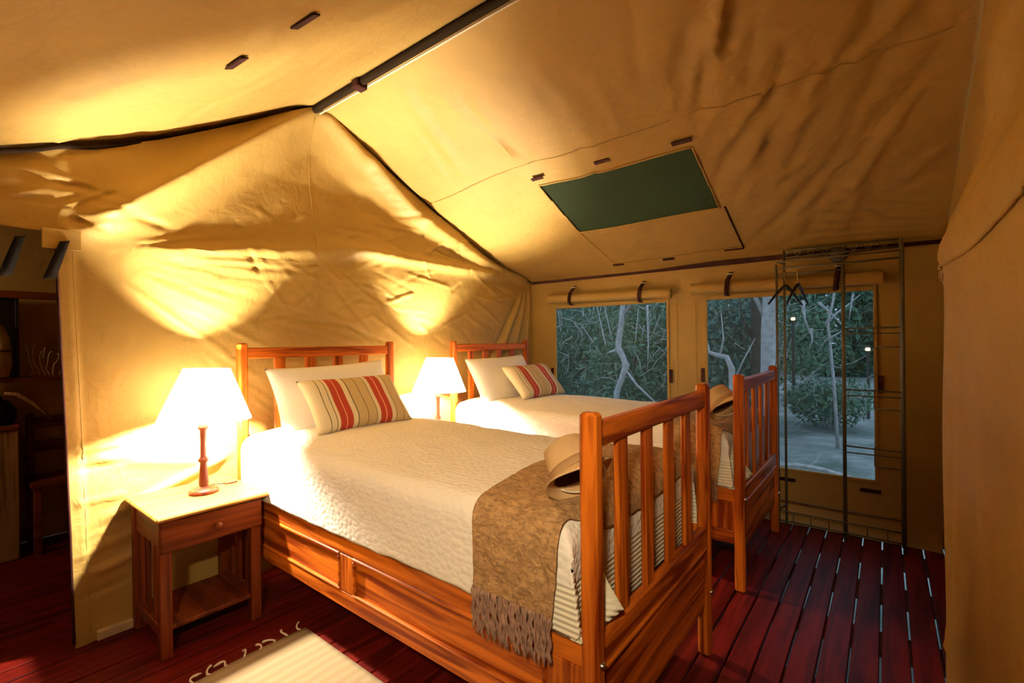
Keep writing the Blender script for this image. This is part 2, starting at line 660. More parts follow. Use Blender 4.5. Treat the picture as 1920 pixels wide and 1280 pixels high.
for _ in range(16):                                  # crumples beside the doorway hem
    z0 = r2.uniform(0.15, 0.85)
    wseg.append((0.42, z0, 0.62 + r2.uniform(0, 0.1), z0 + r2.uniform(-0.03, 0.06), 0.013, r2.uniform(-0.012, 0.016)))
wseg += [(0.45, 0.80, 1.05, 0.66, 0.03, 0.014), (0.5, 0.5, 1.1, 0.72, 0.02, 0.02), (0.45, 0.28, 1.0, 0.42, 0.02, 0.025), (0.7, 0.25, 1.1, 0.5, 0.015, 0.02)]


def wall_x(Y, Z):
    x = XW + creases(Y, Z, wseg)
    x = x + wob(Y, Z, 5.0, 0.007, 3) + wob(Y, Z, 13, 0.0022, 4)
    x = x + 0.055 * np.clip(1 - Z / 0.55, 0, 1) * np.clip((1.3 - Y) / 0.6, 0, 1)
    x = x + 0.008 * np.clip((0.052 - (Y - door_edge(Z))) / 0.006, 0, 1) * (Z < 1.9)
    # the sheet hangs slack, leaning away between the two tension folds of the gable
    dA = (1.79 + (Y - 0.42) * 0.862) - Z
    dB = np.interp(Y, [0.4, 1.58, 2.0, 2.487, 3.1, 3.86], [3.9, 2.79, 2.53, 2.217, 1.96, 1.86]) - Z
    wt_ = np.clip(np.minimum(dA, dB) / 0.30, 0, 1)
    x = x - 0.085 * wt_ * wt_ * (3 - 2 * wt_) * np.clip((Z - 1.75) / 0.55, 0, 1)
    x = x - 0.03 * np.exp(-((Z - 2.25) / 0.2) ** 2) * np.clip((0.7 - Y) / 0.5, 0, 1)
    return x


gw = G()
ny, nz = 250, 150
u = np.linspace(0, 1, ny)
t = np.linspace(0, 1, nz)
U, T = np.meshgrid(u, t, indexing='ij')
Zr = T * 1.79
Yr = door_edge(Zr) + U * (3.90 - door_edge(Zr))
gw.grid(wall_x(Yr, Zr), Yr, Zr)                       # below the door head
y2 = np.concatenate([np.linspace(-0.95, 0.385, 60)[:-1], 0.385 + u * (3.90 - 0.385)])
t2 = np.linspace(0, 1, 60)
Y2, T2 = np.meshgrid(y2, t2, indexing='ij')
Z2 = 1.79 + T2 * (np.maximum(wall_top(Y2), 1.80) - 1.79)
gw.grid(wall_x(Y2, Z2), Y2, Z2)                       # gable part and lintel
wall_left = obj('wall_left', gw, CANV, smooth=True, kind='structure', recalc=False)
# door hem, zip, dark tubes standing in for the shadow gap along the top
zz = np.linspace(0.02, 1.79, 24)
obj('door_zip', G().tube([(wall_x(np.array(door_edge(z)), np.array(z)) + 0.004, door_edge(z) - 0.004, z) for z in zz], 0.006, 6), WEB, wall_left, smooth=True)
yy = np.linspace(-0.9, 1.56, 70)
obj('gap_shadow', G().tube([(XW - 0.01, y, wall_top(y) + 0.002 + 0.006 * math.sin(y * 27) * math.sin(y * 9 + 1)) for y in yy], 0.011, 6), GAPSHADE, wall_left, smooth=True)
yy = np.linspace(1.60, 3.87, 60)
obj('gap_shadow', G().tube([(XW - 0.005, y, wall_top(y) + 0.004) for y in yy], 0.008, 6), GAPSHADE, wall_left, smooth=True)
obj('centre_seam', G().tube([(float(wall_x(np.array(1.575), np.array(z))) + 0.001, 1.575, z) for z in np.linspace(1.32, 2.72, 30)], 0.0025, 5), SEAM, wall_left, smooth=True)
obj('hem_seam', G().tube([(float(wall_x(np.array(door_edge(z) + 0.05), np.array(z))) + 0.001, door_edge(z) + 0.05, z) for z in np.linspace(0.05, 1.76, 40)], 0.002, 5), SEAM, wall_left, smooth=True)
obj('reinforcing_patch', G().box((XW + 0.03, 0.335, 1.715), (XW + 0.038, 0.46, 1.80), 0.002), CANV, wall_left)
bb = obj('baseboard_left', G().box((-2.752, 0.49, 0.0), (-2.725, 1.02, 0.042), 0.004), plain('pale_batten', (0.62, 0.47, 0.27), 0.7, noise=0.15), kind='structure')

# ---- window wall
xs = [-4.6, -2.82]
W = {1: (-2.518, -1.42, 0.37, 1.625), 2: (-1.105, -0.058, 0.362, 1.622)}
xs = sorted(set(list(np.linspace(-4.6, 0.9, 80)) + [W[1][0], W[1][1], W[2][0], W[2][1]]))
zs = sorted(set(list(np.linspace(0.0, ZE, 36)) + [W[1][2], W[1][3], W[2][2], W[2][3]]))
Xb, Zb = np.meshgrid(np.array(xs), np.array(zs), indexing='ij')
Yb = YB + wob(Xb, Zb, 4, 0.004, 8)
keep = np.ones((len(xs) - 1, len(zs) - 1), bool)
xc = (np.array(xs)[1:] + np.array(xs)[:-1]) / 2
zc = (np.array(zs)[1:] + np.array(zs)[:-1]) / 2
for q in W.values():
    keep &= ~((xc[:, None] > q[0]) & (xc[:, None] < q[1]) & (zc[None] > q[2]) & (zc[None] < q[3]))
wall_back = obj('wall_back', G().grid(Xb, Yb, Zb, keep), CANV, smooth=True, kind='structure')
obj('eave_band', G().box((-2.79, YB - 0.016, 1.862), (0.275, YB - 0.006, 1.908), 0.002), WEB, wall_back)
for (x, z, hor) in [(-2.558, 0.977, 0), (-1.392, 0.994, 0), (-1.137, 1.012, 0), (-0.026, 0.993, 0), (-0.086, 0.293, 1), (-0.565, 0.287, 1)]:
    hx, hz = (0.055, 0.012) if hor else (0.014, 0.055)
    obj('webbing_tab', G().box((x - hx, YB - 0.016, z - hz), (x + hx, YB - 0.007, z + hz), 0.002), WEB, wall_back)
for x in (-1.34, -1.19):
    obj('stitched_seam', G().tube([(x, YB - 0.006, z) for z in np.linspace(0.06, 1.60, 12)], 0.002, 5), SEAM, wall_back)
obj('stitched_seam', G().tube([(x, YB - 0.006, 0.23) for x in np.linspace(-0.56, 0.26, 12)], 0.002, 5), SEAM, wall_back)
# skirting flap lying along the foot of the wall
sxp = np.linspace(-2.75, 0.26, 60)
prof = [(3.868, 0.11), (3.862, 0.06), (3.84, 0.035), (3.80, 0.012), (3.775, 0.004)]
Xs = np.repeat(sxp[:, None], len(prof), 1)
Ys = np.array([[p[0] for p in prof]] * len(sxp)) + wob(Xs, Xs * 0, 9, 0.006, 2)
Zs = np.array([[p[1] for p in prof]] * len(sxp)) + np.abs(wob(Xs, Ys, 14, 0.004, 6))
obj('baseboard_back', G().grid(Xs, Ys, Zs), CANV, smooth=True, kind='structure')

for k, q in W.items():
    wn = struct_empty('window_%d' % k, (q[0], YB, q[2]))
    wd, ht = q[1] - q[0], q[3] - q[2]
    obj('gauze', G().box((0, 0.010, 0), (wd, 0.013, ht), 0), GAUZE, wn)
    fr = G()
    e = 0.016
    fr.box((-e, -0.010, -e), (0.004, 0.009, ht + e), 0.003)
    fr.box((wd - 0.004, -0.010, -e), (wd + e, 0.009, ht + e), 0.003)
    fr.box((0.004, -0.010, -e), (wd - 0.004, 0.009, 0.004), 0.003)
    fr.box((0.004, -0.010, ht - 0.02), (wd - 0.004, 0.009, ht + e), 0.003)
    obj('window_border', fr, SEAM, wn)

# rolled flaps above the windows
def flap(x0, x1, z0, z1, straps, label):
    zm = lambda x: z0 + (z1 - z0) * (x - x0) / (x1 - x0)
    t = thing('rolled_window_flap', label, 'window flap', ((x0 + x1) / 2, YB - 0.06, (z0 + z1) / 2), 'rolled flaps over the windows')
    ox, oy, oz = t.location
    g = G()
    n = 40
    A = np.linspace(0, 2 * math.pi * 1.9, 44)
    xx = np.linspace(x0, x1, n)
    Xf, Af = np.meshgrid(xx, A, indexing='ij')
    R = 0.046 - 0.0022 * Af + wob(Xf, Af, 8, 0.0010, 21)
    Yf = np.cos(Af + 1.2) * R * 0.85
    Zf = np.sin(Af + 1.2) * R + (z0 + (z1 - z0) * (Xf - x0) / (x1 - x0)) - oz
    g.grid(Xf - ox, Yf, Zf)
    obj('canvas_roll', g, CANV, t, smooth=True)
    for s in straps:
        zc_ = zm(s) - oz
        pts = [(0.045, 0.115), (-0.005, 0.075), (-0.038, 0.045), (-0.050, 0.0), (-0.044, -0.035), (-0.010, -0.056), (0.030, -0.060)]
        Xp = np.array([[s - ox - 0.016, s - ox + 0.016]] * len(pts))
        Xp = Xp + np.linspace(0.012, -0.012, len(pts))[:, None]
        Yp = np.array([[p[0]] * 2 for p in pts])
        Zp = np.array([[p[1] + zc_] * 2 for p in pts])
        so = obj('strap', G().grid(Xp, Yp, Zp), WEB, t, smooth=True)
        solid(so, 0.004)
        obj('toggle', G().tube([(s - ox - 0.012, 0.02, zc_ + 0.100), (s - ox + 0.03, 0.02, zc_ + 0.100)], 0.006, 8), PIPING, t, smooth=True)
    return t


flap(-2.56, -1.365, 1.698, 1.672, (-2.30, -1.62), 'tan canvas flap rolled up above the window beside the far bed head')
flap(-1.205, -0.01, 1.690, 1.672, (-0.93, -0.25), 'tan canvas flap rolled up above the window behind the metal rack')

# ---- roof
ceiling = struct_empty('ceiling')
rseg = []
r3 = random.Random(5)
for _ in range(70):                                   # tension wrinkles, right half of the back slope
    x0, y0 = r3.uniform(-0.9, 0.25), r3.uniform(2.1, 3.8)
    a = r3.uniform(0.75, 1.25) * (-1)
    L = r3.uniform(0.2, 0.7)
    rseg.append((x0, y0, x0 + L * math.cos(a), y0 + L * math.sin(a), r3.uniform(0.012, 0.03), r3.uniform(0.006, 0.020) * r3.choice((-1, 1))))
for _ in range(26):                                   # long slack folds falling from the ridge
    x0, y0 = r3.uniform(-2.6, 0.2), r3.uniform(1.62, 2.0)
    a = 1.57 + r3.uniform(-0.35, 0.35)
    L = r3.uniform(0.5, 1.0)
    rseg.append((x0, y0, x0 + L * math.cos(a), y0 + L * math.sin(a), r3.uniform(0.02, 0.05), r3.uniform(0.004, 0.013) * r3.choice((-1, 1))))
for q in range(7):                                    # folds radiating from the right corner
    a = math.pi + 0.12 + q * 0.10
    rseg.append((0.26, 3.84 - 0.06 * q, 0.26 + 0.75 * math.cos(a), 3.84 - 0.06 * q + 0.75 * math.sin(a) * -0.0 + 0.75 * -0.12 * q * 0.5, 0.014, 0.012))
HO = (-1.865, -0.832, 2.675, 3.225)                   # roof gauze opening
rx = np.array(sorted(set(list(np.linspace(-4.6, 0.9, 200)) + list(HO[:2]))))
ry = np.array(sorted(set(list(np.linspace(RY, YB + 0.02, 110)) + list(HO[2:]))))
Xr, Yr2 = np.meshgrid(rx, ry, indexing='ij')
damp = np.ones_like(Xr)


def roof_z(X, Y):
    q = np.clip((-2.0 - X) / 0.75, 0, 1)
    q = q * q * (3 - 2 * q)
    sag = np.maximum(RZ - SL * (Y - RY) - wall_top(Y) - 0.016, 0)
    return RZ - SL * (Y - RY) - sag * q + creases(X, Y, rseg) + wob(X, Y, 4.5, 0.006, 31)


Zr2 = roof_z(Xr, Yr2)
xc = (rx[1:] + rx[:-1]) / 2
yc = (ry[1:] + ry[:-1]) / 2
keep = ~((xc[:, None] > HO[0]) & (xc[:, None] < HO[1]) & (yc[None] > HO[2]) & (yc[None] < HO[3]))
obj('roof_slope', G().grid(Xr, Yr2, Zr2, keep), CANV_R, ceiling, smooth=True, recalc=False)
zr = lambda y: RZ - SL * (y - RY)
fseg = []
for _ in range(40):
    x0, y0 = r3.uniform(-3.2, -1.0), r3.uniform(-0.3, 1.2)
    a = r3.choice((0.1, 0.5, -0.4, 1.2)) + r3.uniform(-0.3, 0.3)
    L = r3.uniform(0.2, 0.7)
    fseg.append((x0, y0, x0 + L * math.cos(a), y0 + L * math.sin(a), r3.uniform(0.01, 0.03), r3.uniform(0.004, 0.014) * r3.choice((-1, 1))))
fy = np.linspace(-0.95, RY + 0.004, 110)
Xq, Yq = np.meshgrid(np.linspace(-4.6, 0.9, 170), fy, indexing='ij')
Zq = wall_top(Yq) + 0.002 + 0.020 * np.clip((RY - Yq) / 0.12, 0, 1) + creases(Xq, Yq, fseg) * np.clip((RY - Yq) / 0.1, 0, 1) + np.abs(wob(Xq, Yq, 5, 0.007, 33)) * np.clip((RY - Yq) / 0.3, 0, 1)
obj('roof_slope', G().grid(Xq, Yq, Zq), CANV_R, ceiling, smooth=True, recalc=False)
# gauze panel with its border, tabs and half-open cover
lift = 0.012
gz = G()
ux = np.linspace(HO[0] - 0.03, HO[1] + 0.03, 60)
uy = np.linspace(HO[2] - 0.03, HO[3] + 0.03, 36)
Xz, Yz = np.meshgrid(ux, uy, indexing='ij')
gz.grid(Xz, Yz, roof_z(Xz, Yz) + 0.005)
obj('roof_gauze', gz, ROOFMESH, ceiling, smooth=True)


def on_roof(x, y, dz=-0.004):
    i = np.argmin(abs(rx - x))
    j = np.argmin(abs(ry - y))
    return (x, y, float(Zr2[i, j]) + dz)


def roof_line(name, x0, y0, x1, y1, r, m, n=30):
    obj(name, G().tube([on_roof(x0 + (x1 - x0) * q, y0 + (y1 - y0) * q) for q in np.linspace(0, 1, n)], r, 5), m, ceiling, smooth=True)


for a in ((HO[0], HO[2], HO[1], HO[2]), (HO[1], HO[2], HO[1], HO[3]), (HO[1], HO[3], HO[0], HO[3]), (HO[0], HO[3], HO[0], HO[2])):
    roof_line('gauze_border', *a, 0.006, SEAM)
roof_line('roof_seam', -2.78, 2.50, 0.27, 2.44, 0.0018, SEAM, 60)
roof_line('roof_seam', HO[0], HO[3], -1.80, 3.72, 0.0025, SEAM)
roof_line('roof_seam', -1.80, 3.70, -0.83, 3.70, 0.0025, SEAM)
roof_line('cover_zip', -0.80, 3.22, -0.80, 3.72, 0.006, WEB)
roof_line('cover_zip', -0.80, 3.73, -0.93, 3.73, 0.006, WEB)
slope = math.atan(SL)
for (x, y, wd) in [(-0.866, 2.61, 0.055), (-1.342, 2.595, 0.05), (-1.819, 2.592, 0.045), (-1.779, 3.722, 0.045), (-1.35, 3.728, 0.045)]:
    M = Matrix.Translation((x, y, zr(y) - 0.010)) @ Matrix.Rotation(-slope, 4, 'X')
    obj('webbing_tab', G().box((-wd, -0.014, -0.003), (wd, 0.014, 0.003), 0.001, M=M), WEB, ceiling)
for (x0, y0, x1, y1) in [(-1.424, 0.813, -1.532, 0.789), (-1.782, 0.741, -1.885, 0.724)]:
    zc_ = lambda y: float(wall_top(y)) + 0.017
    M = Matrix.Translation(((x0 + x1) / 2, (y0 + y1) / 2, zc_((y0 + y1) / 2))) @ Matrix.Rotation(math.atan2(float(wall_top(0.95) - wall_top(0.8)), 0.15), 4, 'X') @ Matrix.Rotation(math.atan2(y1 - y0, x1 - x0), 4, 'Z')
    L = math.hypot(x1 - x0, y1 - y0) / 2
    obj('webbing_tab', G().box((-L, -0.016, -0.003), (L, 0.016, 0.003), 0.001, M=M), WEB, ceiling)
obj('ridge_pole', G().tube([(-4.5, RY - 0.012, RZ - 0.030), (0.85, RY - 0.012, RZ - 0.030)], 0.022, 10), POLE, ceiling, smooth=True)
obj('ridge_piping', G().tube([(-2.79, RY + 0.021, RZ - 0.044), (0.85, RY + 0.021, RZ - 0.044)], 0.006, 8), PIPING, ceiling, smooth=True)
obj('pole_clip', G().box((-2.34, RY - 0.05, RZ - 0.068), (-2.28, RY + 0.02, RZ - 0.02), 0.006), WEB, ceiling)

# ---- right wall: canvas hanging close beside the camera
pth = [(0.286, 3.90), (0.275, 3.6), (0.235, 3.1), (0.185, 2.65), (0.168, 2.38), (0.168, 1.9), (0.170, 1.4), (0.172, 1.05), (0.20, 0.92), (0.28, 0.82), (0.42, 0.76), (0.58, 0.70), (0.64, 0.55), (0.64, 0.0), (0.64, -0.95)]
seg = np.concatenate([[0], np.cumsum([math.dist(a, b_) for a, b_ in zip(pth, pth[1:])])])
sq = np.linspace(0, seg[-1], 150)
px = np.interp(sq, seg, [p[0] for p in pth])
py = np.interp(sq, seg, [p[1] for p in pth])
tv = np.linspace(0, 1, 90)
PX, TV = np.meshgrid(px, tv, indexing='ij')
PY, _ = np.meshgrid(py, tv, indexing='ij')
topz = np.where(PY > RY, RZ - SL * (PY - RY), wall_top(PY) + 0.02) - 0.004
ZR = TV * topz
blend = np.clip((ZR - 1.52) / 0.45, 0, 1)
blend = blend * blend * (3 - 2 * blend)
near = np.clip((PY - 0.95) / 0.15, 0, 1)
XR = PX + (0.286 - PX) * blend * near
rs = [(3.0, 1.62, 1.2, 2.4, 0.06, -0.03), (2.3, 1.6, 1.6, 2.5, 0.05, -0.03), (2.3, 0.0, 2.05, 1.50, 0.012, -0.012), (1.92, 0.0, 2.0, 1.5, 0.010, -0.012),
      (2.0, 1.15, 1.3, 0.85, 0.012, -0.012), (2.3, 1.55, 1.2, 1.75, 0.08, -0.02), (2.35, 0.3, 2.0, -0.1, 0.012, -0.008)]
XR = XR + creases(PY, ZR, rs) * near + wob(PY, ZR, 6, 0.004, 41) * near
XR = XR - 0.012 * np.clip((ZR - 1.535) / 0.012, 0, 1) * np.clip((1.9 - ZR) / 0.3, 0, 1) * near * (PY < 3.0)
wall_right = obj('wall_right', G().grid(XR, PY, ZR), CANV, smooth=True, kind='structure', recalc=False)
def on_right(y, z, d=-0.004):
    i = int(np.argmin(abs(py - y)))
    j = int(np.argmin(abs(ZR[i] - z)))
    return (float(XR[i, j]) + d, y, z)


obj('valance_seam', G().tube([on_right(2.62 - q * 1.6, 1.525 + 0.006 * math.sin(q * 7)) for q in np.linspace(0, 1, 60)], 0.004, 5), SEAM, wall_right, smooth=True)
obj('valance_seam', G().tube([on_right(2.62 + 1.1 * q, 1.525 + 0.34 * q) for q in np.linspace(0, 1, 30)], 0.004, 5), SEAM, wall_right, smooth=True)
# ---- unseen remaining walls close the tent
obj('wall_front', G().box((-4.6, -0.96, 0), (0.9, -0.93, 1.80), 0), CANV, kind='structure')
yl = np.linspace(-0.95, 3.9, 60)
zl = np.linspace(0, 1, 40)
YL, TL = np.meshgrid(yl, zl, indexing='ij')
ZL = TL * (np.where(YL > RY, RZ - SL * (YL - RY), wall_top(YL) + 0.02))
sl_ = [(-0.9 + 0.3 * q, 0.2 + 0.13 * q, 1.4 + 0.1 * q, 1.0 + 0.12 * q, 0.03, 0.02) for q in range(7)]
XL = -4.50 + wob(YL, ZL, 5, 0.012, 51) + creases(YL, ZL, sl_)
obj('wall_far_left', G().grid(XL, YL, ZL), CANV, smooth=True, kind='structure')

# ================================================================== beds
def make_bed():
    t = thing('wooden_bed', 'orange pine bed with slatted head and foot ends, nearer of the two beds', 'bed', (-0.6, 1.545, 0), 'two matching pine beds')
    ox, oy = -0.6, 1.545

    def bx(x0, y0, z0, x1, y1, z1, c, name, m, g=None):
        g = g or G()
        g.box((x0 - ox, y0 - oy, z0), (x1 - ox, y1 - oy, z1), c)
        return obj(name, g, m, t)
    FX0, FX1 = -0.62, -0.57
    HX0, HX1 = -2.69, -2.64
    YN0, YN1, YF0, YF1 = 1.05, 1.096, 1.996, 2.041
    for (x0, x1, h) in ((FX0, FX1, 1.115), (HX0, HX1, 1.305)):
        for (y0, y1) in ((YN0, YN1), (YF0, YF1)):
            bx(x0, y0, 0, x1, y1, h, 0.009, 'post', BEDZ)
    # foot end
    bx(-0.612, YN1, 1.022, -0.578, YF0, 1.087, 0.006, 'top_rail', BEDY)
    bx(-0.612, YN1, 0.455, -0.578, YF0, 0.532, 0.006, 'bottom_rail', BEDY)
    bx(-0.604, YN1, 0.20, -0.588, YF0, 0.455, 0.002, 'end_panel', BEDY)
    bx(-0.606, YN1, 0.440, -0.574, YF0, 0.456, 0.005, 'moulding', BEDY)
    # head end
    bx(-2.682, YN1, 1.220, -2.648, YF0, 1.279, 0.006, 'top_rail', BEDY)
    bx(-2.682, YN1, 0.76, -2.648, YF0, 0.815, 0.006, 'bottom_rail', BEDY)
    bx(-2.674, YN1, 0.22, -2.658, YF0, 0.76, 0.002, 'end_panel', BEDY)
    for yc in (1.245, 1.432, 1.622, 1.802):
        bx(-0.604, yc - 0.033, 0.53, -0.586, yc + 0.033, 1.024, 0.005, 'slat', BEDZ)
    for yc in (1.270, 1.450, 1.630, 1.812):
        bx(-2.674, yc - 0.032, 0.812, -2.656, yc + 0.032, 1.223, 0.005, 'slat', BEDZ)
    # sides
    for s, (ya, yb, yo) in enumerate(((1.062, 1.088, 1.060), (2.004, 2.030, 2.032))):
        sg = -1 if s == 0 else 1
        bx(HX1, ya, 0.452, FX0, yb, 0.527, 0.005, 'side_rail', BEDX)
        bx(HX1, ya, 0.235, FX0, yb, 0.305, 0.005, 'side_rail', BEDX)
        for (xa, xb) in ((-2.60, -1.742), (-1.652, -0.735)):
            ym = ya + 0.010
            bx(xa, ym, 0.305, xb, ym + 0.010, 0.452, 0.002, 'side_panel', BEDX)
            g = G()
            yq0, yq1 = (ya - 0.004, ya + 0.012) if s == 0 else (yb - 0.012, yb + 0.004)
            g.box((xa - ox, yq0 - oy, 0.440), (xb - ox, yq1 - oy, 0.455), 0.004)
            g.box((xa - ox, yq0 - oy, 0.302), (xb - ox, yq1 - oy, 0.312), 0.004)
            g.box((xa - ox, yq0 - oy, 0.312), (xa + 0.012 - ox, yq1 - oy, 0.440), 0.004)
            g.box((xb - 0.012 - ox, yq0 - oy, 0.312), (xb - ox, yq1 - oy, 0.440), 0.004)
            obj('moulding', g, BEDX, t)
        for (xa, xb) in ((HX1, -2.60), (-1.742, -1.652), (-0.735, FX0)):
            bx(xa, ya, 0.305, xb, yb, 0.452, 0.003, 'stile', BEDZ)
    bx(HX1, 1.09, 0.40, FX0 + 0.006, 2.002, 0.42, 0.002, 'light_block_board', BEDX)  # unseen board, added to block light below the quilt
    for (x, y, z) in ((-0.568, 1.073, 0.475), (-0.568, 2.018, 0.262)):
        obj('bolt_head', G().lathe([(0.0, 0.008), (0.007, 0.007), (0.010, 0.0), (0.010, -0.004)], 12, (x - ox, y - oy, z), M=Matrix.Rotation(math.pi / 2, 4, 'Y').to_3x3()), CHROME, t, smooth=True, label='chrome bolt head')
    for (x, y, z) in ((-0.597, 2.046, 0.262),):
        obj('bolt_head', G().lathe([(0.0, 0.012), (0.007, 0.010), (0.010, 0.0), (0.010, -0.006)], 12, (x - ox, y - oy, z), M=Matrix.Rotation(-math.pi / 2, 4, 'X').to_3x3()), CHROME, t, smooth=True, label='chrome bolt head')
    return t


DY = 1.555
bed = make_bed()
dup(bed, (0, DY, 0), 'orange pine bed with slatted head and foot ends standing under the windows')

# ---- quilt: draped surface
RQ = 0.07
XE0, XE1, YE0, YE1, ZT = -2.56, -0.725, 1.122, 1.968, 0.815


def over(e, r):
    e = np.maximum(e, 0)
    q = math.pi * r / 2
    lat = np.where(e < q, r * np.sin(np.minimum(e, q) / r), r)
    dn = np.where(e < q, r * (1 - np.cos(np.minimum(e, q) / r)), r + e - q)
    return lat, dn


def drape(S, T, off=0.0):
    """cloth coordinate (S along the bed, T across) -> 3D"""
    r = RQ + off
    lx, dx = over(S - XE1, r)
    ly0, dy0 = over(YE0 - T, r)
    ly1, dy1 = over(T - YE1, r)
    X = np.minimum(S, XE1) + lx
    Y = np.clip(T, YE0, YE1) - ly0 + ly1
    cr = np.clip((np.clip(T, YE0, YE1) - YE0) / (YE1 - YE0), 0, 1)
    crown = 0.030 * np.sin(math.pi * cr) ** 0.8 * np.clip((XE1 - np.minimum(S, XE1)) / 0.3, 0.35, 1)
    d = np.maximum.reduce([dx, dy0, dy1])
    both = np.minimum(dx, np.maximum(dy0, dy1))
    d = d + 0.06 * both
    Z = ZT + off + crown - d
    # corner cloth stands out a little
    X = X + 0.14 * both
    return X, Y, Z


def fall(z):
    return ZT - z - RQ + math.pi * RQ / 2


s_ = np.concatenate([np.linspace(-2.62, XE1 - 0.02, 110), np.linspace(XE1, XE1 + fall(0.47), 34)])
t_ = np.concatenate([np.linspace(YE0 - fall(0.533), YE0, 32), np.linspace(YE0 + 0.015, YE1 - 0.015, 56), np.linspace(YE1, YE1 + fall(0.533), 32)])
Sq, Tq = np.meshgrid(s_, t_, indexing='ij')
Xk, Yk, Zk = drape(Sq, Tq)
Zk = Zk + wob(Xk, Yk, 26, 0.0022, 61) + wob(Xk, Yk, 6, 0.004, 62)
Zk = np.where(Tq < YE0, np.maximum(Zk, 0.531 + 0.002 * np.sin(Sq * 40)), Zk)
hang = np.clip((0.75 - Zk) / 0.15, 0, 1)
Xk = Xk + np.where(Sq > XE1, wob(Yk, Zk * 0.3, 16, 0.005, 63) * hang, 0)
Zc = (Zk[1:, 1:] + Zk[:-1, :-1]) / 2
Sc = (Sq[1:, 1:] + Sq[:-1, :-1]) / 2
mi = ((Zc < 0.665) & (Sc > -0.80)).astype(int)
Q0 = Vector((-1.6, 1.545, 0.53))
quilt = obj('quilt', G().grid(Xk - Q0.x, Yk - Q0.y, Zk - Q0.z, None, mi), [QUILT, QRIB], smooth=True, recalc=False)
quilt.location = Q0
tag(quilt, 'cream quilted bedspread with a ribbed border on the nearer bed', 'bedspread', 'bedspreads on the two beds')
solid(quilt, 0.008, 1.0)
fv = np.linspace(0, 1, 16)
cols = [((-0.652, 1.104, 0.77), (-0.640, 1.106, 0.52)), ((-0.664, 1.125, 0.785), (-0.590, 1.132, 0.545)), ((-0.664, 1.145, 0.787), (-0.548, 1.158, 0.588)),
        ((-0.664, 1.165, 0.787), (-0.575, 1.175, 0.60)), ((-0.664, 1.195, 0.785), (-0.655, 1.195, 0.555))]
FX = np.array([[c[0][0] + (c[1][0] - c[0][0]) * v ** 1.4 for v in fv] for c in cols]) - Q0.x
FY = np.array([[c[0][1] + (c[1][1] - c[0][1]) * v for v in fv] for c in cols]) - Q0.y
FZ = np.array([[c[0][2] + (c[1][2] - c[0][2]) * v for v in fv] for c in cols]) - Q0.z
solid(obj('corner_flap', G().grid(FX, FY, FZ), QRIB, quilt, smooth=True, recalc=False), 0.006)
dup(quilt, (0, DY, 0), 'cream quilted bedspread on the bed under the windows')

# ---- throw over the foot of the bed
def make_throw():
    n1, n2 = 60, 150
    a = np.linspace(0, 1, n1)
    tt = np.linspace(YE0 - fall(0.545), YE1 + fall(0.60), n2)
    A, TT = np.meshgrid(a, tt, indexing='ij')
    left = np.interp(tt, [YE0 - 0.30, YE0 - 0.12, YE0, YE0 + 0.25, 1.6, YE1, YE1 + 0.3], [-0.968, -0.972, -0.985, -1.0, -0.98, -0.95, -0.93])
    right = np.interp(tt, [YE0 - 0.33, YE0 - 0.16, YE0 - 0.02, YE0 + 0.10, 1.5, YE1 - 0.02, YE1 + 0.06, YE1 + 0.3], [-0.695, -0.670, XE1 + 0.05, XE1 + 0.13, XE1 + 0.15, XE1 + 0.12, XE1 + 0.03, -0.68])
    S = left[None, :] + (right - left)[None, :] * A
    X, Y, Z = drape(S, TT, 0.014)
    nz_ = wob(S, TT, 34, 0.0035, 71, 12) + wob(S, TT, 70, 0.002, 72, 12)
    Z = Z + np.abs(nz_) * 0.8
    side = np.clip((YE0 - TT) / 0.08, 0, 1)
    Y = Y - side * (0.006 + np.abs(nz_) * 1.3)
    # the near hem sags towards the foot of the bed
    t0 = Vector((-0.83, 1.545, 0.53))
    t = obj('throw_blanket', G().grid(X - t0.x, Y - t0.y, Z - t0.z), THROW, smooth=True, recalc=False)
    t.location = t0
    tag(t, 'crinkled brown throw with a dark fringe over the foot of the nearer bed', 'throw', 'brown throws across the bed feet')
    solid(t, 0.004, 1.0)
    fr = G()
    rr = random.Random(3)
    for k in range(46):
        q = (k + 0.5) / 46
        i = int(q * (n1 - 1))
        p = Vector((X[i, 0], Y[i, 0] - 0.002, Z[i, 0] + 0.006)) - t0
        L = 0.125 + rr.uniform(-0.015, 0.02)
        pts = []
        ph = rr.uniform(0, 6)
        for m in range(9):
            z = m / 8
            pts.append((p.x + 0.0035 * math.sin(z * 14 + ph) + rr.uniform(-0.001, 0.001), p.y - 0.003 - 0.003 * math.cos(z * 14 + ph), p.z - L * z))
        fr.tube(pts, [0.0036, 0.0045, 0.0036, 0.0046, 0.0037, 0.0045, 0.0036, 0.004, 0.002], 5)
    fo = obj('fringe', fr, FRINGE, t, smooth=True, label='dark twisted yarn fringe', kind='stuff')
    return t


throw = make_throw()
dup(throw, (0, DY, 0), 'crinkled brown throw with fringe over the foot of the bed under the windows')

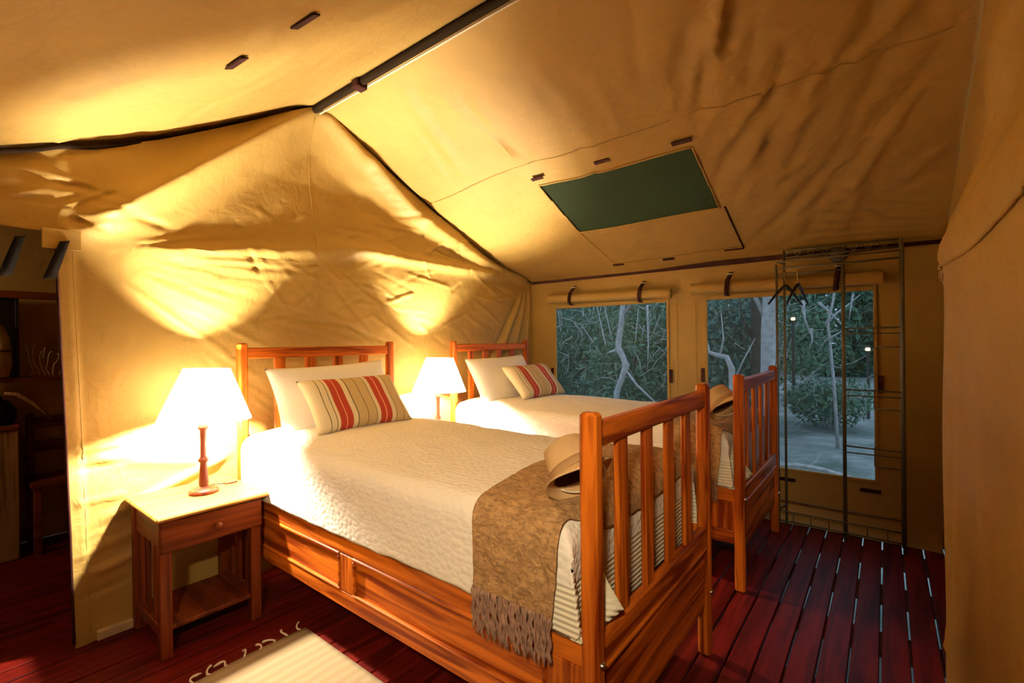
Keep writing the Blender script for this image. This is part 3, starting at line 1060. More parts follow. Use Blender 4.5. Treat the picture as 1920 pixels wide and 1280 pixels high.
# ---- pillows
def pillow_mesh(w_, h_, th, mats, seed, name):
    n = 34
    a = np.linspace(-1, 1, n)
    U, V = np.meshgrid(a, a * 1.0, indexing='ij')
    x = w_ / 2 * U * (1 - 0.055 * (1 - V ** 2))
    y = h_ / 2 * V * (1 - 0.075 * (1 - U ** 2))
    b_ = np.clip((1 - U ** 4) * (1 - V ** 4), 0, 1) ** 0.55 * th / 2
    cr = wob(U, V, 5, 0.004, seed) * (1 - np.maximum(abs(U), abs(V)) ** 6)
    g = G()
    g.grid(x, y, b_ + cr)
    g.grid(x, y, -b_ * 0.8)
    me = mesh(g, name, mats, True, False)
    bm = bmesh.new()
    bm.from_mesh(me)
    bmesh.ops.remove_doubles(bm, verts=bm.verts, dist=1e-5)
    bmesh.ops.recalc_face_normals(bm, faces=bm.faces)
    bm.to_mesh(me)
    bm.free()
    return me


def place_pillow(me, name, c, lean, yaw, roll, label, group):
    o = obj(name, me, None)
    # local x -> across the bed (+y), local y -> up, local z -> towards the foot (+x)
    B = Matrix(((0, 0, 1), (1, 0, 0), (0, 1, 0))).to_4x4()
    o.matrix_world = Matrix.Translation(c) @ Matrix.Rotation(yaw, 4, 'Z') @ Matrix.Rotation(-lean, 4, 'Y') @ Matrix.Rotation(roll, 4, 'X') @ B
    tag(o, label, 'pillow', group)
    return o


WP = pillow_mesh(0.76, 0.42, 0.15, WHITECL, 81, 'pillow')
SP = pillow_mesh(0.60, 0.34, 0.13, STRIPE, 82, 'cushion')
place_pillow(WP, 'pillow', (-2.535, 1.550, 0.985), 0.42, 0.0, 0.03, 'white pillow leaning on the headboard of the nearer bed', 'white pillows')
place_pillow(SP, 'cushion', (-2.335, 1.548, 0.968), 0.70, 0.0, 0.0, 'cream cushion with red stripes on the nearer bed', 'striped cushions')
place_pillow(WP, 'pillow', (-2.50, 3.06, 0.985), 0.50, 0.0, 0.02, 'white pillow leaning on the headboard of the bed under the windows', 'white pillows')
place_pillow(SP, 'cushion', (-2.295, 3.20, 0.968), 0.75, 0.0, 0.0, 'cream cushion with red stripes on the bed under the windows', 'striped cushions')

# ---- hats on the foot corners
def make_hat():
    t = thing('safari_hat', 'tan felt hat propped against the near foot post of the nearer bed', 'hat', (-0.690, 1.165, 0.925), 'hats at the bed feet')
    ax = Vector((-0.58, 0.20, 0.62)).normalized()
    xx = ax.cross(Vector((0, 0, 1))).normalized()
    yy_ = ax.cross(xx)
    M = Matrix((xx, yy_, ax)).transposed()
    sy = 1.0
    crown = [(0.0, 0.090), (0.03, 0.094), (0.050, 0.096), (0.064, 0.088), (0.070, 0.06), (0.074, 0.03), (0.077, 0.0)]
    solid(obj('crown', G().lathe(crown, 32, M=M, sy=sy), HATM, t, smooth=True), 0.003, -1)
    V = G()
    n = 40
    rr = [0.077, 0.083, 0.090, 0.098, 0.104]
    A = np.linspace(0, 2 * math.pi, n + 1)
    Rb, Ab = np.meshgrid(np.array(rr), A, indexing='ij')
    zb = -0.002 - (Rb - 0.077) * 0.7 + 0.45 * (Rb - 0.077) * np.cos(2 * Ab + 0.6)
    P = np.stack([Rb * np.cos(Ab), Rb * np.sin(Ab), zb], -1) @ np.array(M).T
    V.grid(P[..., 0], P[..., 1], P[..., 2])
    solid(obj('brim', V, HATM, t, smooth=True), 0.004, 0)
    obj('hat_band', G().lathe([(0.0775, 0.002), (0.0785, 0.004), (0.0765, 0.022), (0.075, 0.022)], 32, M=M, sy=sy), plain('hat_band_cloth', (0.38, 0.22, 0.09), 0.85), t, smooth=True, label='slightly darker cloth band')
    obj('sweatband', G().lathe([(0.073, -0.002), (0.070, 0.025), (0.066, 0.055), (0.045, 0.080), (0.0, 0.082)], 32, M=M, sy=sy), HATD, t, smooth=True, label='dark inner lining')
    obj('chin_cord', G().tube([tuple(M @ Vector((0.074 * math.cos(q), 0.074 * math.sin(q), -0.008 - 0.03 * math.sin((q + 1.2) * 1.0)))) for q in np.linspace(-1.2, 1.9, 16)], 0.0028, 6), PIPING, t, smooth=True, label='pale chin cord')
    return t


hat = make_hat()
dup(hat, (0.01, DY - 0.02, 0.02), 'tan felt hat on the foot of the bed under the windows')

# ================================================================== nightstands
def make_stand():
    t = thing('nightstand', 'red-brown wooden nightstand with one drawer and slatted sides beside the doorway', 'nightstand', (-2.55, 0.84, 0), 'matching nightstands')
    ox, oy = -2.55, 0.84

    def bx(lo, hi, c, name, m, parent=None, label=None):
        return obj(name, G().box((lo[0] - ox, lo[1] - oy, lo[2]), (hi[0] - ox, hi[1] - oy, hi[2]), c), m, parent or t, label=label)
    TOPLIT = wood_mat('stand_top_lit_wood', (0.34, 0.13, 0.025), (0.56, 0.26, 0.06), 1)  # lamplight falling on the top is painted into this lighter wood
    bx((-2.79, 0.600, 0.574), (-2.312, 1.050, 0.592), 0.006, 'top', TOPLIT)
    for x in (-2.36, -2.715):
        for y in (0.638, 0.995):
            bx((x - 0.0225, y - 0.0225, 0), (x + 0.0225, y + 0.0225, 0.574), 0.004, 'leg', STZ)
    d = bx((-2.350, 0.618, 0.440), (-2.328, 1.018, 0.566), 0.004, 'drawer', STY)
    k = G().lathe([(0.006, -0.004), (0.008, 0.010), (0.016, 0.016), (0.018, 0.024), (0.012, 0.032), (0.0, 0.034)], 16, (-2.328 - ox, 0.825 - oy, 0.502), M=Matrix.Rotation(math.pi / 2, 4, 'Y').to_3x3())
    obj('knob', k, STZ, d, smooth=True)
    for y in (0.6225, 1.0105 - 0.018):
        bx((-2.692, y, 0.455), (-2.383, y + 0.018, 0.574), 0.002, 'apron', STX)
        bx((-2.692, y, 0.085), (-2.383, y + 0.018, 0.130), 0.002, 'side_rail', STX)
        for x in (-2.625, -2.54, -2.455):
            bx((x - 0.014, y + 0.003, 0.13), (x + 0.014, y + 0.015, 0.455), 0.002, 'side_slat', STZ)
    bx((-2.725, 0.661, 0.455), (-2.707, 0.972, 0.574), 0.002, 'apron', STY)
    bx((-2.692, 0.6405, 0.106), (-2.352, 0.992, 0.124), 0.003, 'shelf', STX)
    return t


stand = make_stand()
dup(stand, (0.015, 1.49, 0), 'red-brown wooden nightstand between the two beds')

# ================================================================== lamps
def make_lamp():
    t = thing('table_lamp', 'glowing table lamp with white conical shade and turned wood base beside the doorway', 'lamp', (-2.565, 0.855, 0.592), 'matching table lamps')
    base = [(0.0, 0.0), (0.058, 0.0), (0.062, 0.006), (0.062, 0.014), (0.052, 0.020), (0.034, 0.026), (0.022, 0.034), (0.0, 0.036)]
    obj('base', G().lathe(base, 32), LAMPWOOD, t, smooth=True)
    pole = [(0.019, 0.030), (0.021, 0.05), (0.018, 0.10), (0.014, 0.138), (0.016, 0.146), (0.022, 0.151), (0.023, 0.158), (0.017, 0.166), (0.013, 0.175), (0.0125, 0.24), (0.015, 0.300), (0.022, 0.306), (0.023, 0.314), (0.017, 0.322), (0.015, 0.335), (0.016, 0.37), (0.0, 0.372)]
    obj('pole', G().lathe(pole, 24), LAMPWOOD, t, smooth=True)
    obj('socket', G().lathe([(0.0, 0.371), (0.014, 0.372), (0.016, 0.405), (0.0, 0.406)], 16), BLACK, t, smooth=True)
    bulb = [(0.0, 0.406), (0.010, 0.408), (0.013, 0.42), (0.022, 0.437), (0.026, 0.452), (0.022, 0.469), (0.010, 0.479), (0.0, 0.481)]
    obj('bulb', G().lathe(bulb, 12), BULBM, t, smooth=True)
    tilt = Matrix.Rotation(math.radians(-2.0), 3, 'X')
    pr = [(0.192, 0.352), (0.097, 0.590)]
    prof = [(pr[0][0] + (pr[1][0] - pr[0][0]) * q, pr[0][1] + (pr[1][1] - pr[0][1]) * q) for q in np.linspace(0, 1, 7)]
    prof = [(0.1935, 0.350)] + prof + [(0.098, 0.592)]
    sh = obj('lamp_shade', G().lathe(prof, 48, M=tilt), SHADE, t, smooth=True, label='white conical fabric shade')
    ring = G()
    for z, r in ((0.585, 0.0985), ):
        ring.tube([(r * math.cos(q), r * math.sin(q), z) for q in np.linspace(0, 2 * math.pi, 33)], 0.0015, 5)
    for q in (0, 2.094, 4.189):
        ring.tube([(0.016 * math.cos(q), 0.016 * math.sin(q), 0.40), (0.0975 * math.cos(q), 0.0975 * math.sin(q), 0.585)], 0.0012, 5)
    obj('shade_spider', ring, CHROME, t, smooth=True)
    cord = G().tube([(0.0 - 0.055, 0.02, 0.006), (-0.10, 0.06, 0.003), (-0.09, 0.10, 0.003), (-0.06, 0.125, 0.004)], 0.0028, 6)
    co = obj('cord', cord, BLACK, t, smooth=True)
    obj('cord_switch', G().box((-0.075, 0.112, 0.0), (-0.045, 0.170, 0.014), 0.005), plain('brown_plastic', (0.12, 0.05, 0.02), 0.4), co)
    return t


lamp = make_lamp()
dup(lamp, (0.015, 1.50, 0), 'glowing table lamp with white conical shade between the two beds')

# ================================================================== rug
rug = thing('woven_rug', 'cream woven rug with tasselled end on the floor beside the nearer bed', 'rug', (-1.4, 0.76, 0))
rgx = np.linspace(-2.085, -0.75, 60) + 1.4
rgy = np.linspace(0.46, 1.095, 30) - 0.76
Xq, Yq = np.meshgrid(rgx, rgy, indexing='ij')
Xq = Xq + np.where(np.arange(60)[:, None] < 2, wob(Yq * 1.0, Yq * 0, 14, 0.005, 91), 0)
ro = obj('rug_weave', G().grid(Xq, Yq, 0.009 + wob(Xq, Yq, 8, 0.0012, 92)), RUGM, rug, smooth=True, recalc=False)
solid(ro, 0.007, -1)
rt = random.Random(9)
for k in range(11):
    y = -0.29 + k * 0.0605
    a = rt.uniform(-0.7, 0.7)
    L = rt.uniform(0.045, 0.07)
    pts = [(-0.682, y, 0.006)]
    for m in range(1, 7):
        q = m / 6
        pts.append((-0.682 - L * q * math.cos(a * q), y + L * q * math.sin(a * 1.4 * q) + 0.012 * math.sin(q * 4 + k), 0.006 + 0.012 * math.sin(q * 3.1)))
    obj('tassel', G().tube(pts, [0.004, 0.0045, 0.004, 0.004, 0.005, 0.006, 0.003], 6), TASSEL, rug, smooth=True)

# ================================================================== wardrobe rack
rack = thing('wire_wardrobe_rack', 'tall dark metal wire rack with hanging rail standing before the right window', 'rack', (-0.24, 3.78, 0))
RO = Vector((-0.24, 3.78, 0))


def rod(name, pts, r, parent=None):
    return obj(name, G().tube([tuple(Vector(p) - RO) for p in pts], r, 7), RACKM, parent or rack, smooth=True)


XL_, XM_, XR_, Yf_, Yb_ = -0.551, -0.212, 0.077, 3.665, 3.762
rod('upright', [(-0.583, Yf_, 0), (-0.583, Yf_, 1.80)], 0.008)
rod('upright', [(XL_, Yb_, 0), (XL_, Yb_, 1.905)], 0.008)
rod('upright', [(XM_, Yf_ + 0.03, 0), (XM_, Yf_ + 0.03, 1.80)], 0.011)
rod('upright', [(XR_, Yb_, 0), (XR_, Yb_, 1.905)], 0.010)
rod('upright', [(XR_ + 0.004, Yf_, 0), (XR_ + 0.004, Yf_, 1.86)], 0.010)
for z in (1.855, 1.828, 1.785):
    rod('top_wire', [(XL_, Yb_, z), (XR_, Yb_, z)], 0.005)
for z in (1.815, 1.77):
    rod('top_wire', [(-0.583, Yf_, z), (XR_ + 0.004, Yf_, z)], 0.005)
rod('hanging_rail', [(-0.583, Yf_ + 0.04, 1.735), (XM_, Yf_ + 0.04, 1.735)], 0.007)
rod('top_wire', [(XL_, Yb_, 1.90), (XR_, Yb_, 1.90)], 0.006)
zig = [(XL_ + (XR_ - XL_) * q / 16, Yb_, 1.897 if q % 2 else 1.860) for q in range(17)]
rod('zigzag_wire', zig, 0.004)
for z in (1.815, 0.14):
    rod('depth_wire', [(-0.583, Yf_, z), (XL_, Yb_, z)], 0.005)
    rod('depth_wire', [(XR_ + 0.004, Yf_, z), (XR_, Yb_, z)], 0.005)
for zt in (1.355, 0.965, 0.605):
    sh = rod('wire_shelf', [(XM_, Yf_ + 0.03, zt), (XR_, Yf_, zt)], 0.005)
    for (z, y) in ((zt - 0.035, Yf_), (zt - 0.12, Yb_ - 0.02)):
        rod('shelf_wire', [(XM_ if z > zt - 0.1 else -0.06, y, z), (XR_, y, z)], 0.004, sh)
    rod('shelf_wire', [(-0.06, Yb_ - 0.02, zt - 0.12), (-0.06, Yb_ - 0.02, zt)], 0.003, sh)
    for q in range(5):
        x = XM_ + (XR_ - XM_) * (q + 0.5) / 5
        rod('shelf_wire', [(x, Yf_, zt), (x, Yb_, zt - 0.01)], 0.0025, sh)
for (z, y) in ((0.165, Yb_), (0.115, Yf_ + 0.02), (0.05, Yf_ + 0.02)):
    rod('bottom_wire', [(-0.585, y, z), (XR_, y, z)], 0.005)
for q in range(6):
    x = -0.5 + q * 0.1
    rod('bottom_strut', [(x, Yf_ + 0.02, 0.115), (x, Yf_ + 0.02, 0.05)], 0.003)


def hanger(x, ang, label):
    t = thing('coat_hanger', label, 'hanger', (x, Yf_ + 0.04, 1.735), 'coat hangers on the rack')
    R = Matrix.Rotation(ang, 3, 'Z')
    hk = [Vector((0, 0.012 * math.cos(q), 0.005 + 0.012 * math.sin(q))) for q in np.linspace(-0.6, math.pi, 9)]
    hk = [R @ Vector((p.y, 0, p.z)) for p in hk] + [R @ Vector((-0.012, 0, -0.02)), R @ Vector((0, 0, -0.045)), R @ Vector((0, 0, -0.075))]
    obj('hook', G().tube([tuple(p) for p in hk], 0.0025, 7), plain('brass', (0.75, 0.5, 0.22), 0.3, 1.0), t, smooth=True, label='brass wire hook')
    arm = [R @ Vector((q * 0.17, 0, -0.078 - 0.13 * abs(q) ** 1.2)) for q in np.linspace(-1, 1, 17)]
    obj('arms', G().tube([tuple(p) for p in arm], [0.006 + 0.006 * (1 - abs(q)) for q in np.linspace(-1, 1, 17)], 8), plain('dark_hanger_wood', (0.03, 0.015, 0.01), 0.4), t, smooth=True, label='dark wooden arms')
    return t


hanger(-0.535, math.radians(62), 'dark wooden coat hanger with brass hook, left one on the rack')
hanger(-0.462, math.radians(76), 'dark wooden coat hanger with brass hook, right one on the rack')
cap = thing('wall_light', 'small round grey fitting fixed to the eave above the right window', 'light fitting', (-0.245, YB - 0.02, 1.86))
obj('dome', G().lathe([(0.0, 0.030), (0.030, 0.026), (0.048, 0.012), (0.052, 0.0), (0.0, 0.0)], 24, M=Matrix.Rotation(math.pi / 2, 3, 'X')), plain('grey_plastic', (0.16, 0.15, 0.13), 0.5), cap, smooth=True)
obj('rim', G().lathe([(0.052, 0.008), (0.058, 0.006), (0.058, 0.0), (0.052, 0.0)], 24, M=Matrix.Rotation(math.pi / 2, 3, 'X')), BLACK, cap, smooth=True)

# ================================================================== doorway and wash room at the left
for (y, lbl, sw) in ((0.395, 'dark tie strap hanging from the doorway corner', -0.055), (0.262, 'dark tie strap hanging furthest left in the doorway', -0.05)):
    s0 = Vector((XW + 0.04, y, 1.745))
    t = obj('tie_strap', G().grid(*[np.array(a_) for a_ in (
        [[0.0, 0.0]] * 6,
        [[-0.006 + sw * q, 0.026 + sw * q * 0.8] for q in np.linspace(0, 1, 6)],
        [[-0.165 * q, -0.165 * q + 0.008] for q in np.linspace(0, 1, 6)])]), STRAPM, smooth=True)
    t.location = s0
    tag(t, lbl, 'strap', 'tie straps at the doorway')
    solid(t, 0.008)

shelf = thing('wash_room_shelf', 'dark red wooden rack with rail and shelf board in the wash room', 'shelf', (-4.25, 0.1, 0))
SO = Vector((-4.25, 0.1, 0))


def sb(name, lo, hi, m, par, o, c=0.004):
    return obj(name, G().box(Vector(lo) - o, Vector(hi) - o, c), m, par)


sb('rail', (-4.27, -0.6, 1.60), (-4.23, 0.75, 1.645), DKWOOD, shelf, SO)
sb('board', (-4.36, -0.6, 1.082), (-4.16, 0.75, 1.110), DKWOOD, shelf, SO)
for y in (-0.6, 0.75):
    sb('post', (-4.30, y, 0), (-4.26, y + 0.04, 1.645), DKWOOD, shelf, SO)
mir = thing('standing_mirror', 'dark mirror in a black frame standing on the wash room shelf', 'mirror', (-4.29, 0.28, 1.11))
MO = Vector((-4.29, 0.28, 1.11))
sb('glass', (-4.294, 0.13, 1.13), (-4.290, 0.395, 1.59), plain('dark_mirror', (0.05, 0.045, 0.04), 0.08, 0.9), mir, MO, 0)
fr = G()
for lo, hi in (((-4.30, 0.395, 1.11), (-4.28, 0.412, 1.61)), ((-4.30, 0.113, 1.11), (-4.28, 0.13, 1.61)), ((-4.30, 0.13, 1.59), (-4.28, 0.395, 1.61)), ((-4.30, 0.13, 1.11), (-4.28, 0.395, 1.13))):
    fr.box(Vector(lo) - MO, Vector(hi) - MO, 0.003)
obj('frame', fr, BLACK, mir)
tb = thing('reflection_form', 'rounded cream form standing in for a reflection in the dark mirror on the shelf', 'stand_in', (-4.20, 0.285, 1.11))
obj('cloth', G().lathe([(0.0, 0.0), (0.075, 0.005), (0.088, 0.08), (0.086, 0.17), (0.078, 0.25), (0.055, 0.31), (0.025, 0.345), (0.0, 0.35)], 20), plain('cream_reflection', (0.72, 0.58, 0.38), 0.9, noise=0.25, nscale=14, bump=0.6, bscale=30), tb, smooth=True)  # added solid form, stands in for a pale reflection in the mirror
obj('tie', G().tube([(0.089 * math.cos(q), 0.089 * math.sin(q), 0.165) for q in np.linspace(0, 2 * math.pi, 25)], 0.006, 6), HATD, tb, smooth=True)
ws = thing('washstand', 'washstand of upright weathered planks at the far left of the photo', 'washstand', (-4.25, 0.1, 0))
for k in range(7):
    y1 = 0.395 - k * 0.098
    sb('plank', (-4.20, y1 - 0.092, 0.0), (-4.175, y1, 0.79), GREYWOOD, ws, SO)
sb('top', (-4.45, -0.31, 0.792), (-4.165, 0.40, 0.822), DKWOOD, ws, SO)
for y in (-0.29, 0.365):
    sb('side_board', (-4.44, y, 0), (-4.202, y + 0.025, 0.79), GREYWOOD, ws, SO)
bag = thing('wash_bag', 'black bag lying on the weathered washstand', 'bag', (-4.28, 0.27, 0.822))
obj('body', G().lathe([(0.0, 0.0), (0.10, 0.0), (0.118, 0.03), (0.115, 0.09), (0.085, 0.14), (0.03, 0.165), (0.0, 0.168)], 20, sy=1.1), BLACK, bag, smooth=True)
obj('handle', G().tube([(0.0, 0.06 * math.cos(q), 0.15 + 0.05 * math.sin(q)) for q in np.linspace(0, math.pi, 11)], 0.008, 6), BLACK, bag, smooth=True)
st = obj('driftwood_stick', G().tube([(0, 0, 0), (0.02, 0.05, -0.01), (0.02, 0.11, -0.06), (0.01, 0.16, -0.12), (0.02, 0.205, -0.185)], [0.010, 0.013, 0.012, 0.010, 0.006], 8), GREYWOOD, smooth=True)
st.location = (-4.145, 0.335, 1.02)
tag(st, 'pale bent driftwood stick leaning from the black bag', 'stick')
chair = thing('wooden_chair', 'dark wooden chair in the shadow of the wash room', 'chair', (-4.30, 0.53, 0))
CO = Vector((-4.30, 0.53, 0))
sb('seat', (-4.45, 0.44, 0.42), (-4.12, 0.73, 0.45), DKWOOD, chair, CO)
for x in (-4.43, -4.15):
    for y in (0.47, 0.69):
        sb('leg', (x - 0.018, y - 0.018, 0), (x + 0.018, y + 0.018, 0.42), DKWOOD, chair, CO)
for y in (0.47, 0.69):
    sb('back_post', (-4.448, y - 0.018, 0.45), (-4.412, y + 0.018, 0.86), DKWOOD, chair, CO)
for z in (0.60, 0.76):
    sb('back_rail', (-4.442, 0.488, z), (-4.418, 0.672, z + 0.07), DKWOOD, chair, CO)
wt = thing('wire_ornament', 'tangle of thin pale wires standing on the wash room shelf', 'ornament', (-4.22, 0.52, 1.11))
rw = random.Random(4)
for k in range(6):
    y = -0.07 + k * 0.03
    pts = [(0.0, y + 0.015 * math.sin(q * 5 + k), 0.002 + 0.20 * q * (0.6 + 0.5 * rw.random())) for q in np.linspace(0, 1, 9)]
    obj('wire', G().tube(pts, 0.0022, 5), PIPING, wt, smooth=True)

# ================================================================== the bush outside
def tree(name, label, trunk, rads, branches, m, cat='tree', group='trees outside the windows'):
    b0 = Vector(trunk[0])
    t = thing(name, label, cat, b0, group)
    obj('trunk', G().tube([tuple(Vector(p) - b0) for p in trunk], rads, 9), m, t, smooth=True)
    for pts, r in branches:
        rr = [r * (1 - 0.75 * k / (len(pts) - 1)) for k in range(len(pts))]
        obj('branch', G().tube([tuple(Vector(p) - b0) for p in pts], rr, 6), m, t, smooth=True)
    return t


tree('forked_tree', 'thin pale forked tree outside the left window',
     [(-3.93, 8.0, -0.55), (-3.90, 8.0, 0.0), (-3.88, 8.0, 0.335), (-3.76, 8.0, 0.634), (-3.69, 8.0, 0.83), (-3.75, 8.0, 0.98), (-3.84, 8.0, 1.14), (-3.83, 8.0, 1.30), (-3.79, 8.0, 1.51), (-3.74, 8.0, 1.92), (-3.70, 8.0, 2.6), (-3.5, 8.0, 3.4)],
     [0.06, 0.055, 0.055, 0.055, 0.065, 0.055, 0.06, 0.055, 0.05, 0.045, 0.04, 0.02],
     [([(-3.84, 8.0, 1.12), (-3.94, 7.98, 1.09), (-4.05, 7.95, 1.05)], 0.04), ([(-3.70, 8.0, 0.75), (-3.45, 7.9, 0.5), (-3.0, 7.8, 0.16), (-2.9, 7.8, -0.1)], 0.025),
      ([(-3.76, 8.0, 1.7), (-3.4, 8.1, 2.3), (-3.1, 8.2, 3.0)], 0.03), ([(-3.24, 7.9, 1.9), (-3.23, 7.9, 1.2), (-3.25, 7.9, 0.75)], 0.02)], BARK)
tree('thick_tree', 'thick pale grey trunk outside the right window behind the far bed post',
     [(-1.34, 7.5, -0.55), (-1.32, 7.5, 0.4), (-1.31, 7.5, 0.9), (-1.30, 7.5, 1.4), (-1.27, 7.5, 1.9), (-1.2, 7.5, 3.2)], [0.15, 0.11, 0.095, 0.095, 0.10, 0.07],
     [([(-1.28, 7.5, 1.75), (-1.0, 7.4, 2.2), (-0.6, 7.3, 2.7)], 0.05), ([(-1.30, 7.5, 1.5), (-1.55, 7.45, 2.1), (-1.9, 7.4, 2.6)], 0.04)], BARK)
tree('dark_tree', 'dark slim trunk outside the right window beside the thick pale one',
     [(-1.55, 8.1, -0.55), (-1.56, 8.1, 0.8), (-1.57, 8.1, 1.9), (-1.5, 8.1, 3.3)], [0.10, 0.085, 0.08, 0.05],
     [([(-1.56, 8.1, 1.2), (-1.75, 8.0, 1.6), (-1.8, 8.0, 2.1)], 0.035), ([(-1.60, 8.0, 0.85), (-1.72, 7.95, 1.25), (-1.70, 7.95, 1.7)], 0.03)], BARKD)
tree('bent_tree', 'thin curved pale stem low in the left part of the right window',
     [(-1.80, 7.5, -0.55), (-1.78, 7.5, 0.3), (-1.79, 7.5, 0.86), (-1.86, 7.5, 1.02), (-2.0, 7.5, 1.05), (-2.12, 7.5, 1.1), (-2.17, 7.5, 1.35), (-2.15, 7.5, 2.2)], [0.05, 0.045, 0.045, 0.04, 0.035, 0.03, 0.025, 0.015],
     [([(-1.95, 7.5, 1.05), (-1.9, 7.5, 1.3), (-1.93, 7.5, 1.7)], 0.018), ([(-1.79, 7.5, 0.6), (-1.6, 7.4, 1.0), (-1.45, 7.4, 1.3)], 0.018)], BARK)
tree('twiggy_tree', 'twiggy bare tree with crossing branches outside the right window behind the rack',
     [(-0.62, 9.3, -0.55), (-0.66, 9.2, 0.5), (-0.70, 9.1, 1.2), (-0.72, 9.0, 1.52), (-0.64, 9.0, 1.9), (-0.6, 9, 2.6)], [0.026, 0.024, 0.022, 0.02, 0.018, 0.012],
     [([(-0.84, 9.0, 1.86), (-0.68, 9.0, 1.68), (-0.525, 9.0, 1.48), (-0.40, 9, 1.40)], 0.022), ([(-0.74, 9.0, 1.5), (-0.60, 9.0, 1.68), (-0.45, 9.0, 1.80), (-0.3, 9, 1.95)], 0.022),
      ([(-0.77, 9.0, 1.23), (-0.60, 9.0, 1.35), (-0.49, 9.0, 1.42)], 0.018), ([(-0.386, 9.0, 1.97), (-0.42, 9.0, 1.75), (-0.443, 9.0, 1.56)], 0.016),
      ([(-1.05, 8.9, 1.9), (-1.02, 8.9, 1.6), (-0.95, 8.9, 1.35)], 0.03), ([(-0.95, 9, 1.45), (-0.93, 9, 1.25), (-0.98, 9, 1.1)], 0.022)], BARK)


def leaves(g, c, rad, n, size, rs_):
    """flattened ball of small folded leaf blades"""
    d = rs_.normal(size=(n, 3))
    d /= np.linalg.norm(d, axis=1)[:, None]
    p = np.array(c) + d * (rs_.uniform(0.25, 1, (n, 1)) ** 0.5) * np.array(rad)
    for q in p:
        a = rs_.normal(size=3)
        a /= np.linalg.norm(a)
        b_ = np.cross(a, rs_.normal(size=3))
        b_ /= np.linalg.norm(b_)
        s = size * rs_.uniform(0.6, 1.4)
        o = len(g.v)
        nrm = np.cross(a, b_) * s * 0.12
        g.v += [tuple(q - a * s), tuple(q + b_ * s * 0.42 + nrm), tuple(q + a * s), tuple(q - b_ * s * 0.42 + nrm)]
        g.f.append((o, o + 1, o + 2))
        g.f.append((o, o + 2, o + 3))
        g.mi += [0, 0]


def bush(x, y, w_, h_, n, k, label, size=0.07, zb=-0.52):
    rs_ = np.random.default_rng(int(abs(x * 100) + y * 7))
    t = thing('leafy_bush', label, 'bush', (x, y, zb), 'bushes beyond the windows')
    g = G()
    for _ in range(7):
        leaves(g, (rs_.uniform(-w_, w_) * 0.6, rs_.uniform(-0.5, 0.5), h_ * rs_.uniform(0.2, 0.75)), (w_ * 0.55, 0.6, h_ * 0.34), n // 7, size, rs_)
    leaves(g, (0, 0.3, h_ * 0.45), (w_, 0.7, h_ * 0.5), n // 3, size * 1.3, rs_)
    fo = obj('foliage', g, LEAF[k], t, recalc=False, kind='stuff')
    sg = G()
    for q in range(7):
        a = rs_.uniform(-1, 1)
        sg.tube([(a * 0.15, 0, 0), (a * w_ * 0.4, rs_.uniform(-0.2, 0.2), h_ * 0.5), (a * w_ * 0.7, rs_.uniform(-0.4, 0.4), h_ * rs_.uniform(0.8, 1.05))], [0.03, 0.02, 0.008], 5)
    obj('stems', sg, BARK if k != 2 else BARKD, t, smooth=True)
    tw = G()
    for q in range(int(26 * w_)):
        x0, z0 = rs_.uniform(-w_, w_), rs_.uniform(0.25, 0.95) * h_
        a, L = rs_.uniform(-1.2, 4.3), rs_.uniform(0.25, 0.8)
        pts = [(x0 + L * u_ * math.cos(a + u_ * rs_.uniform(-0.3, 0.9)), -0.55 - 0.25 * rs_.random(), z0 + L * u_ * math.sin(a + u_ * 0.7)) for u_ in (0, 0.3, 0.6, 1.0)]
        tw.tube(pts, [0.009, 0.007, 0.006, 0.003], 4)
    obj('twigs', tw, BARK, t, smooth=True, kind='stuff')
    return t


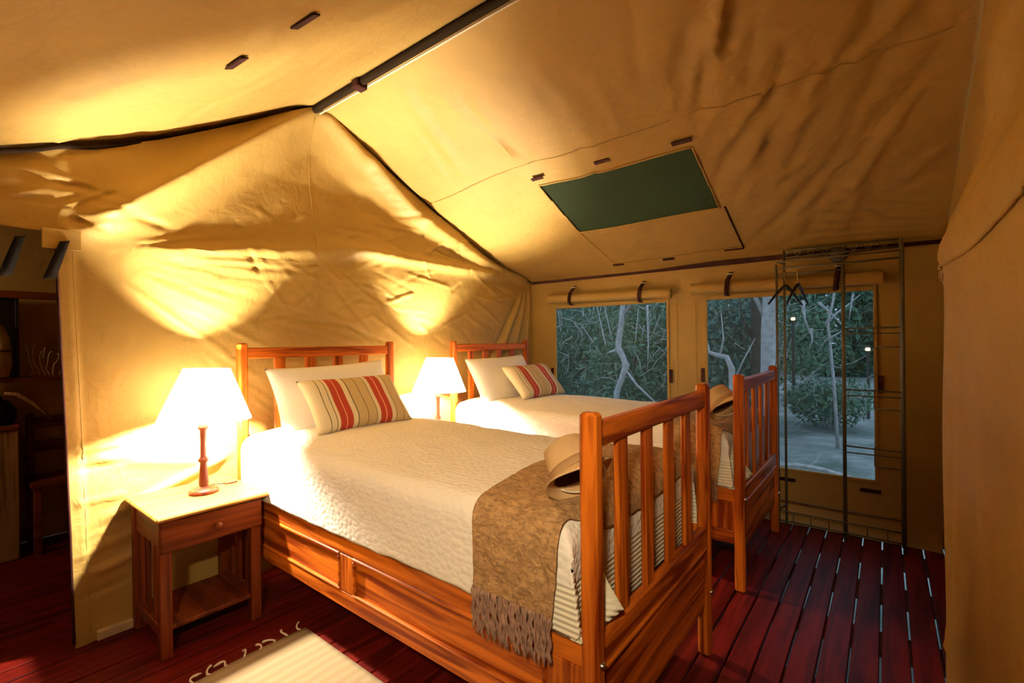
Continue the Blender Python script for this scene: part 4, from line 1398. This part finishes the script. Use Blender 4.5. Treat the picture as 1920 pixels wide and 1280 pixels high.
bl = [(-4.5, 9.6, 1.2, 2.6, 3600, 1, 'broad grey-green bush behind the forked tree'), (-3.0, 10.4, 1.1, 2.8, 3400, 0, 'dark green bush right of the forked tree'),
      (-6.4, 11, 1.4, 3.0, 3000, 0, 'dark green bush left of the left window view'), (-2.2, 9.2, 0.75, 2.6, 2600, 2, 'grey bush behind the thin curved stem'),
      (-8.6, 13, 1.7, 3.4, 2400, 2, 'grey bush far left beyond the left window'), (-5.0, 14, 1.7, 3.4, 2400, 0, 'tall far bush behind the grey-green one'),
      (-2.6, 15, 1.7, 3.4, 2400, 1, 'tall pale-green bush far behind the curved stem')]
for a in bl:
    bush(*a)
tg = G()
rs9 = np.random.default_rng(77)
for k in range(15):
    x = -21 + k * 2.1
    leaves(tg, (x, 27 + rs9.uniform(-1, 1), 1.9 + rs9.uniform(-0.3, 0.4)), (1.8, 1.2, 2.9), 3200, 0.20, rs9)
th = obj('thicket', tg, LEAF[0], recalc=False, kind='stuff')
tag(th, 'dark unbroken thicket along the far side of the clearing', 'thicket')
th.location = (0, 0, -0.2)
bush(-0.95, 11.4, 0.75, 0.95, 1800, 1, 'low green bush on the clearing behind the rack', 0.05)
lg = G()
lg.tube([(-0.62, 0.0, 0.02), (-0.25, 0.12, 0.06), (0.05, 0.10, 0.05), (0.35, -0.05, 0.03), (0.55, -0.1, 0.02)], [0.02, 0.03, 0.03, 0.025, 0.012], 8)
lg.tube([(-0.1, 0.12, 0.06), (-0.02, 0.2, 0.14), (0.02, 0.22, 0.24)], [0.018, 0.012, 0.006], 6)
log_ = obj('fallen_branch', lg, BARK, smooth=True)
log_.location = (-0.72, 7.35, -0.50)
tag(log_, 'pale fallen branch lying on the ground outside the right window', 'branch')
lg = G().tube([(0, 0, 0.02), (0.25, 0.05, 0.05), (0.5, -0.02, 0.03), (0.75, 0.04, 0.02)], [0.02, 0.028, 0.022, 0.01], 8)
log2 = obj('fallen_branch', lg, BARK, smooth=True)
log2.location = (-0.35, 6.95, -0.51)
tag(log2, 'pale stick on the ground below the right edge of the right window', 'branch')
for (x, z, lb) in ((-1.728, 1.742, 'small glowing lantern on a post seen through the right window by the hangers'), (-0.311, 1.021, 'small glowing lantern on a post near the right edge of the right window')):
    t = thing('garden_lantern', lb, 'lantern', (x, 13, -0.52))
    obj('post', G().box((-0.03, -0.03, 0), (0.03, 0.03, z + 0.49), 0.004), BARKD, t)
    obj('glass', G().lathe([(0.0, z + 0.49), (0.04, z + 0.495), (0.05, z + 0.52), (0.035, z + 0.56), (0.0, z + 0.565)], 12), LANT, t, smooth=True, label='glowing lantern glass')
    obj('cap', G().lathe([(0.07, z + 0.56), (0.035, z + 0.60), (0.0, z + 0.61)], 12), BARKD, t, smooth=True)
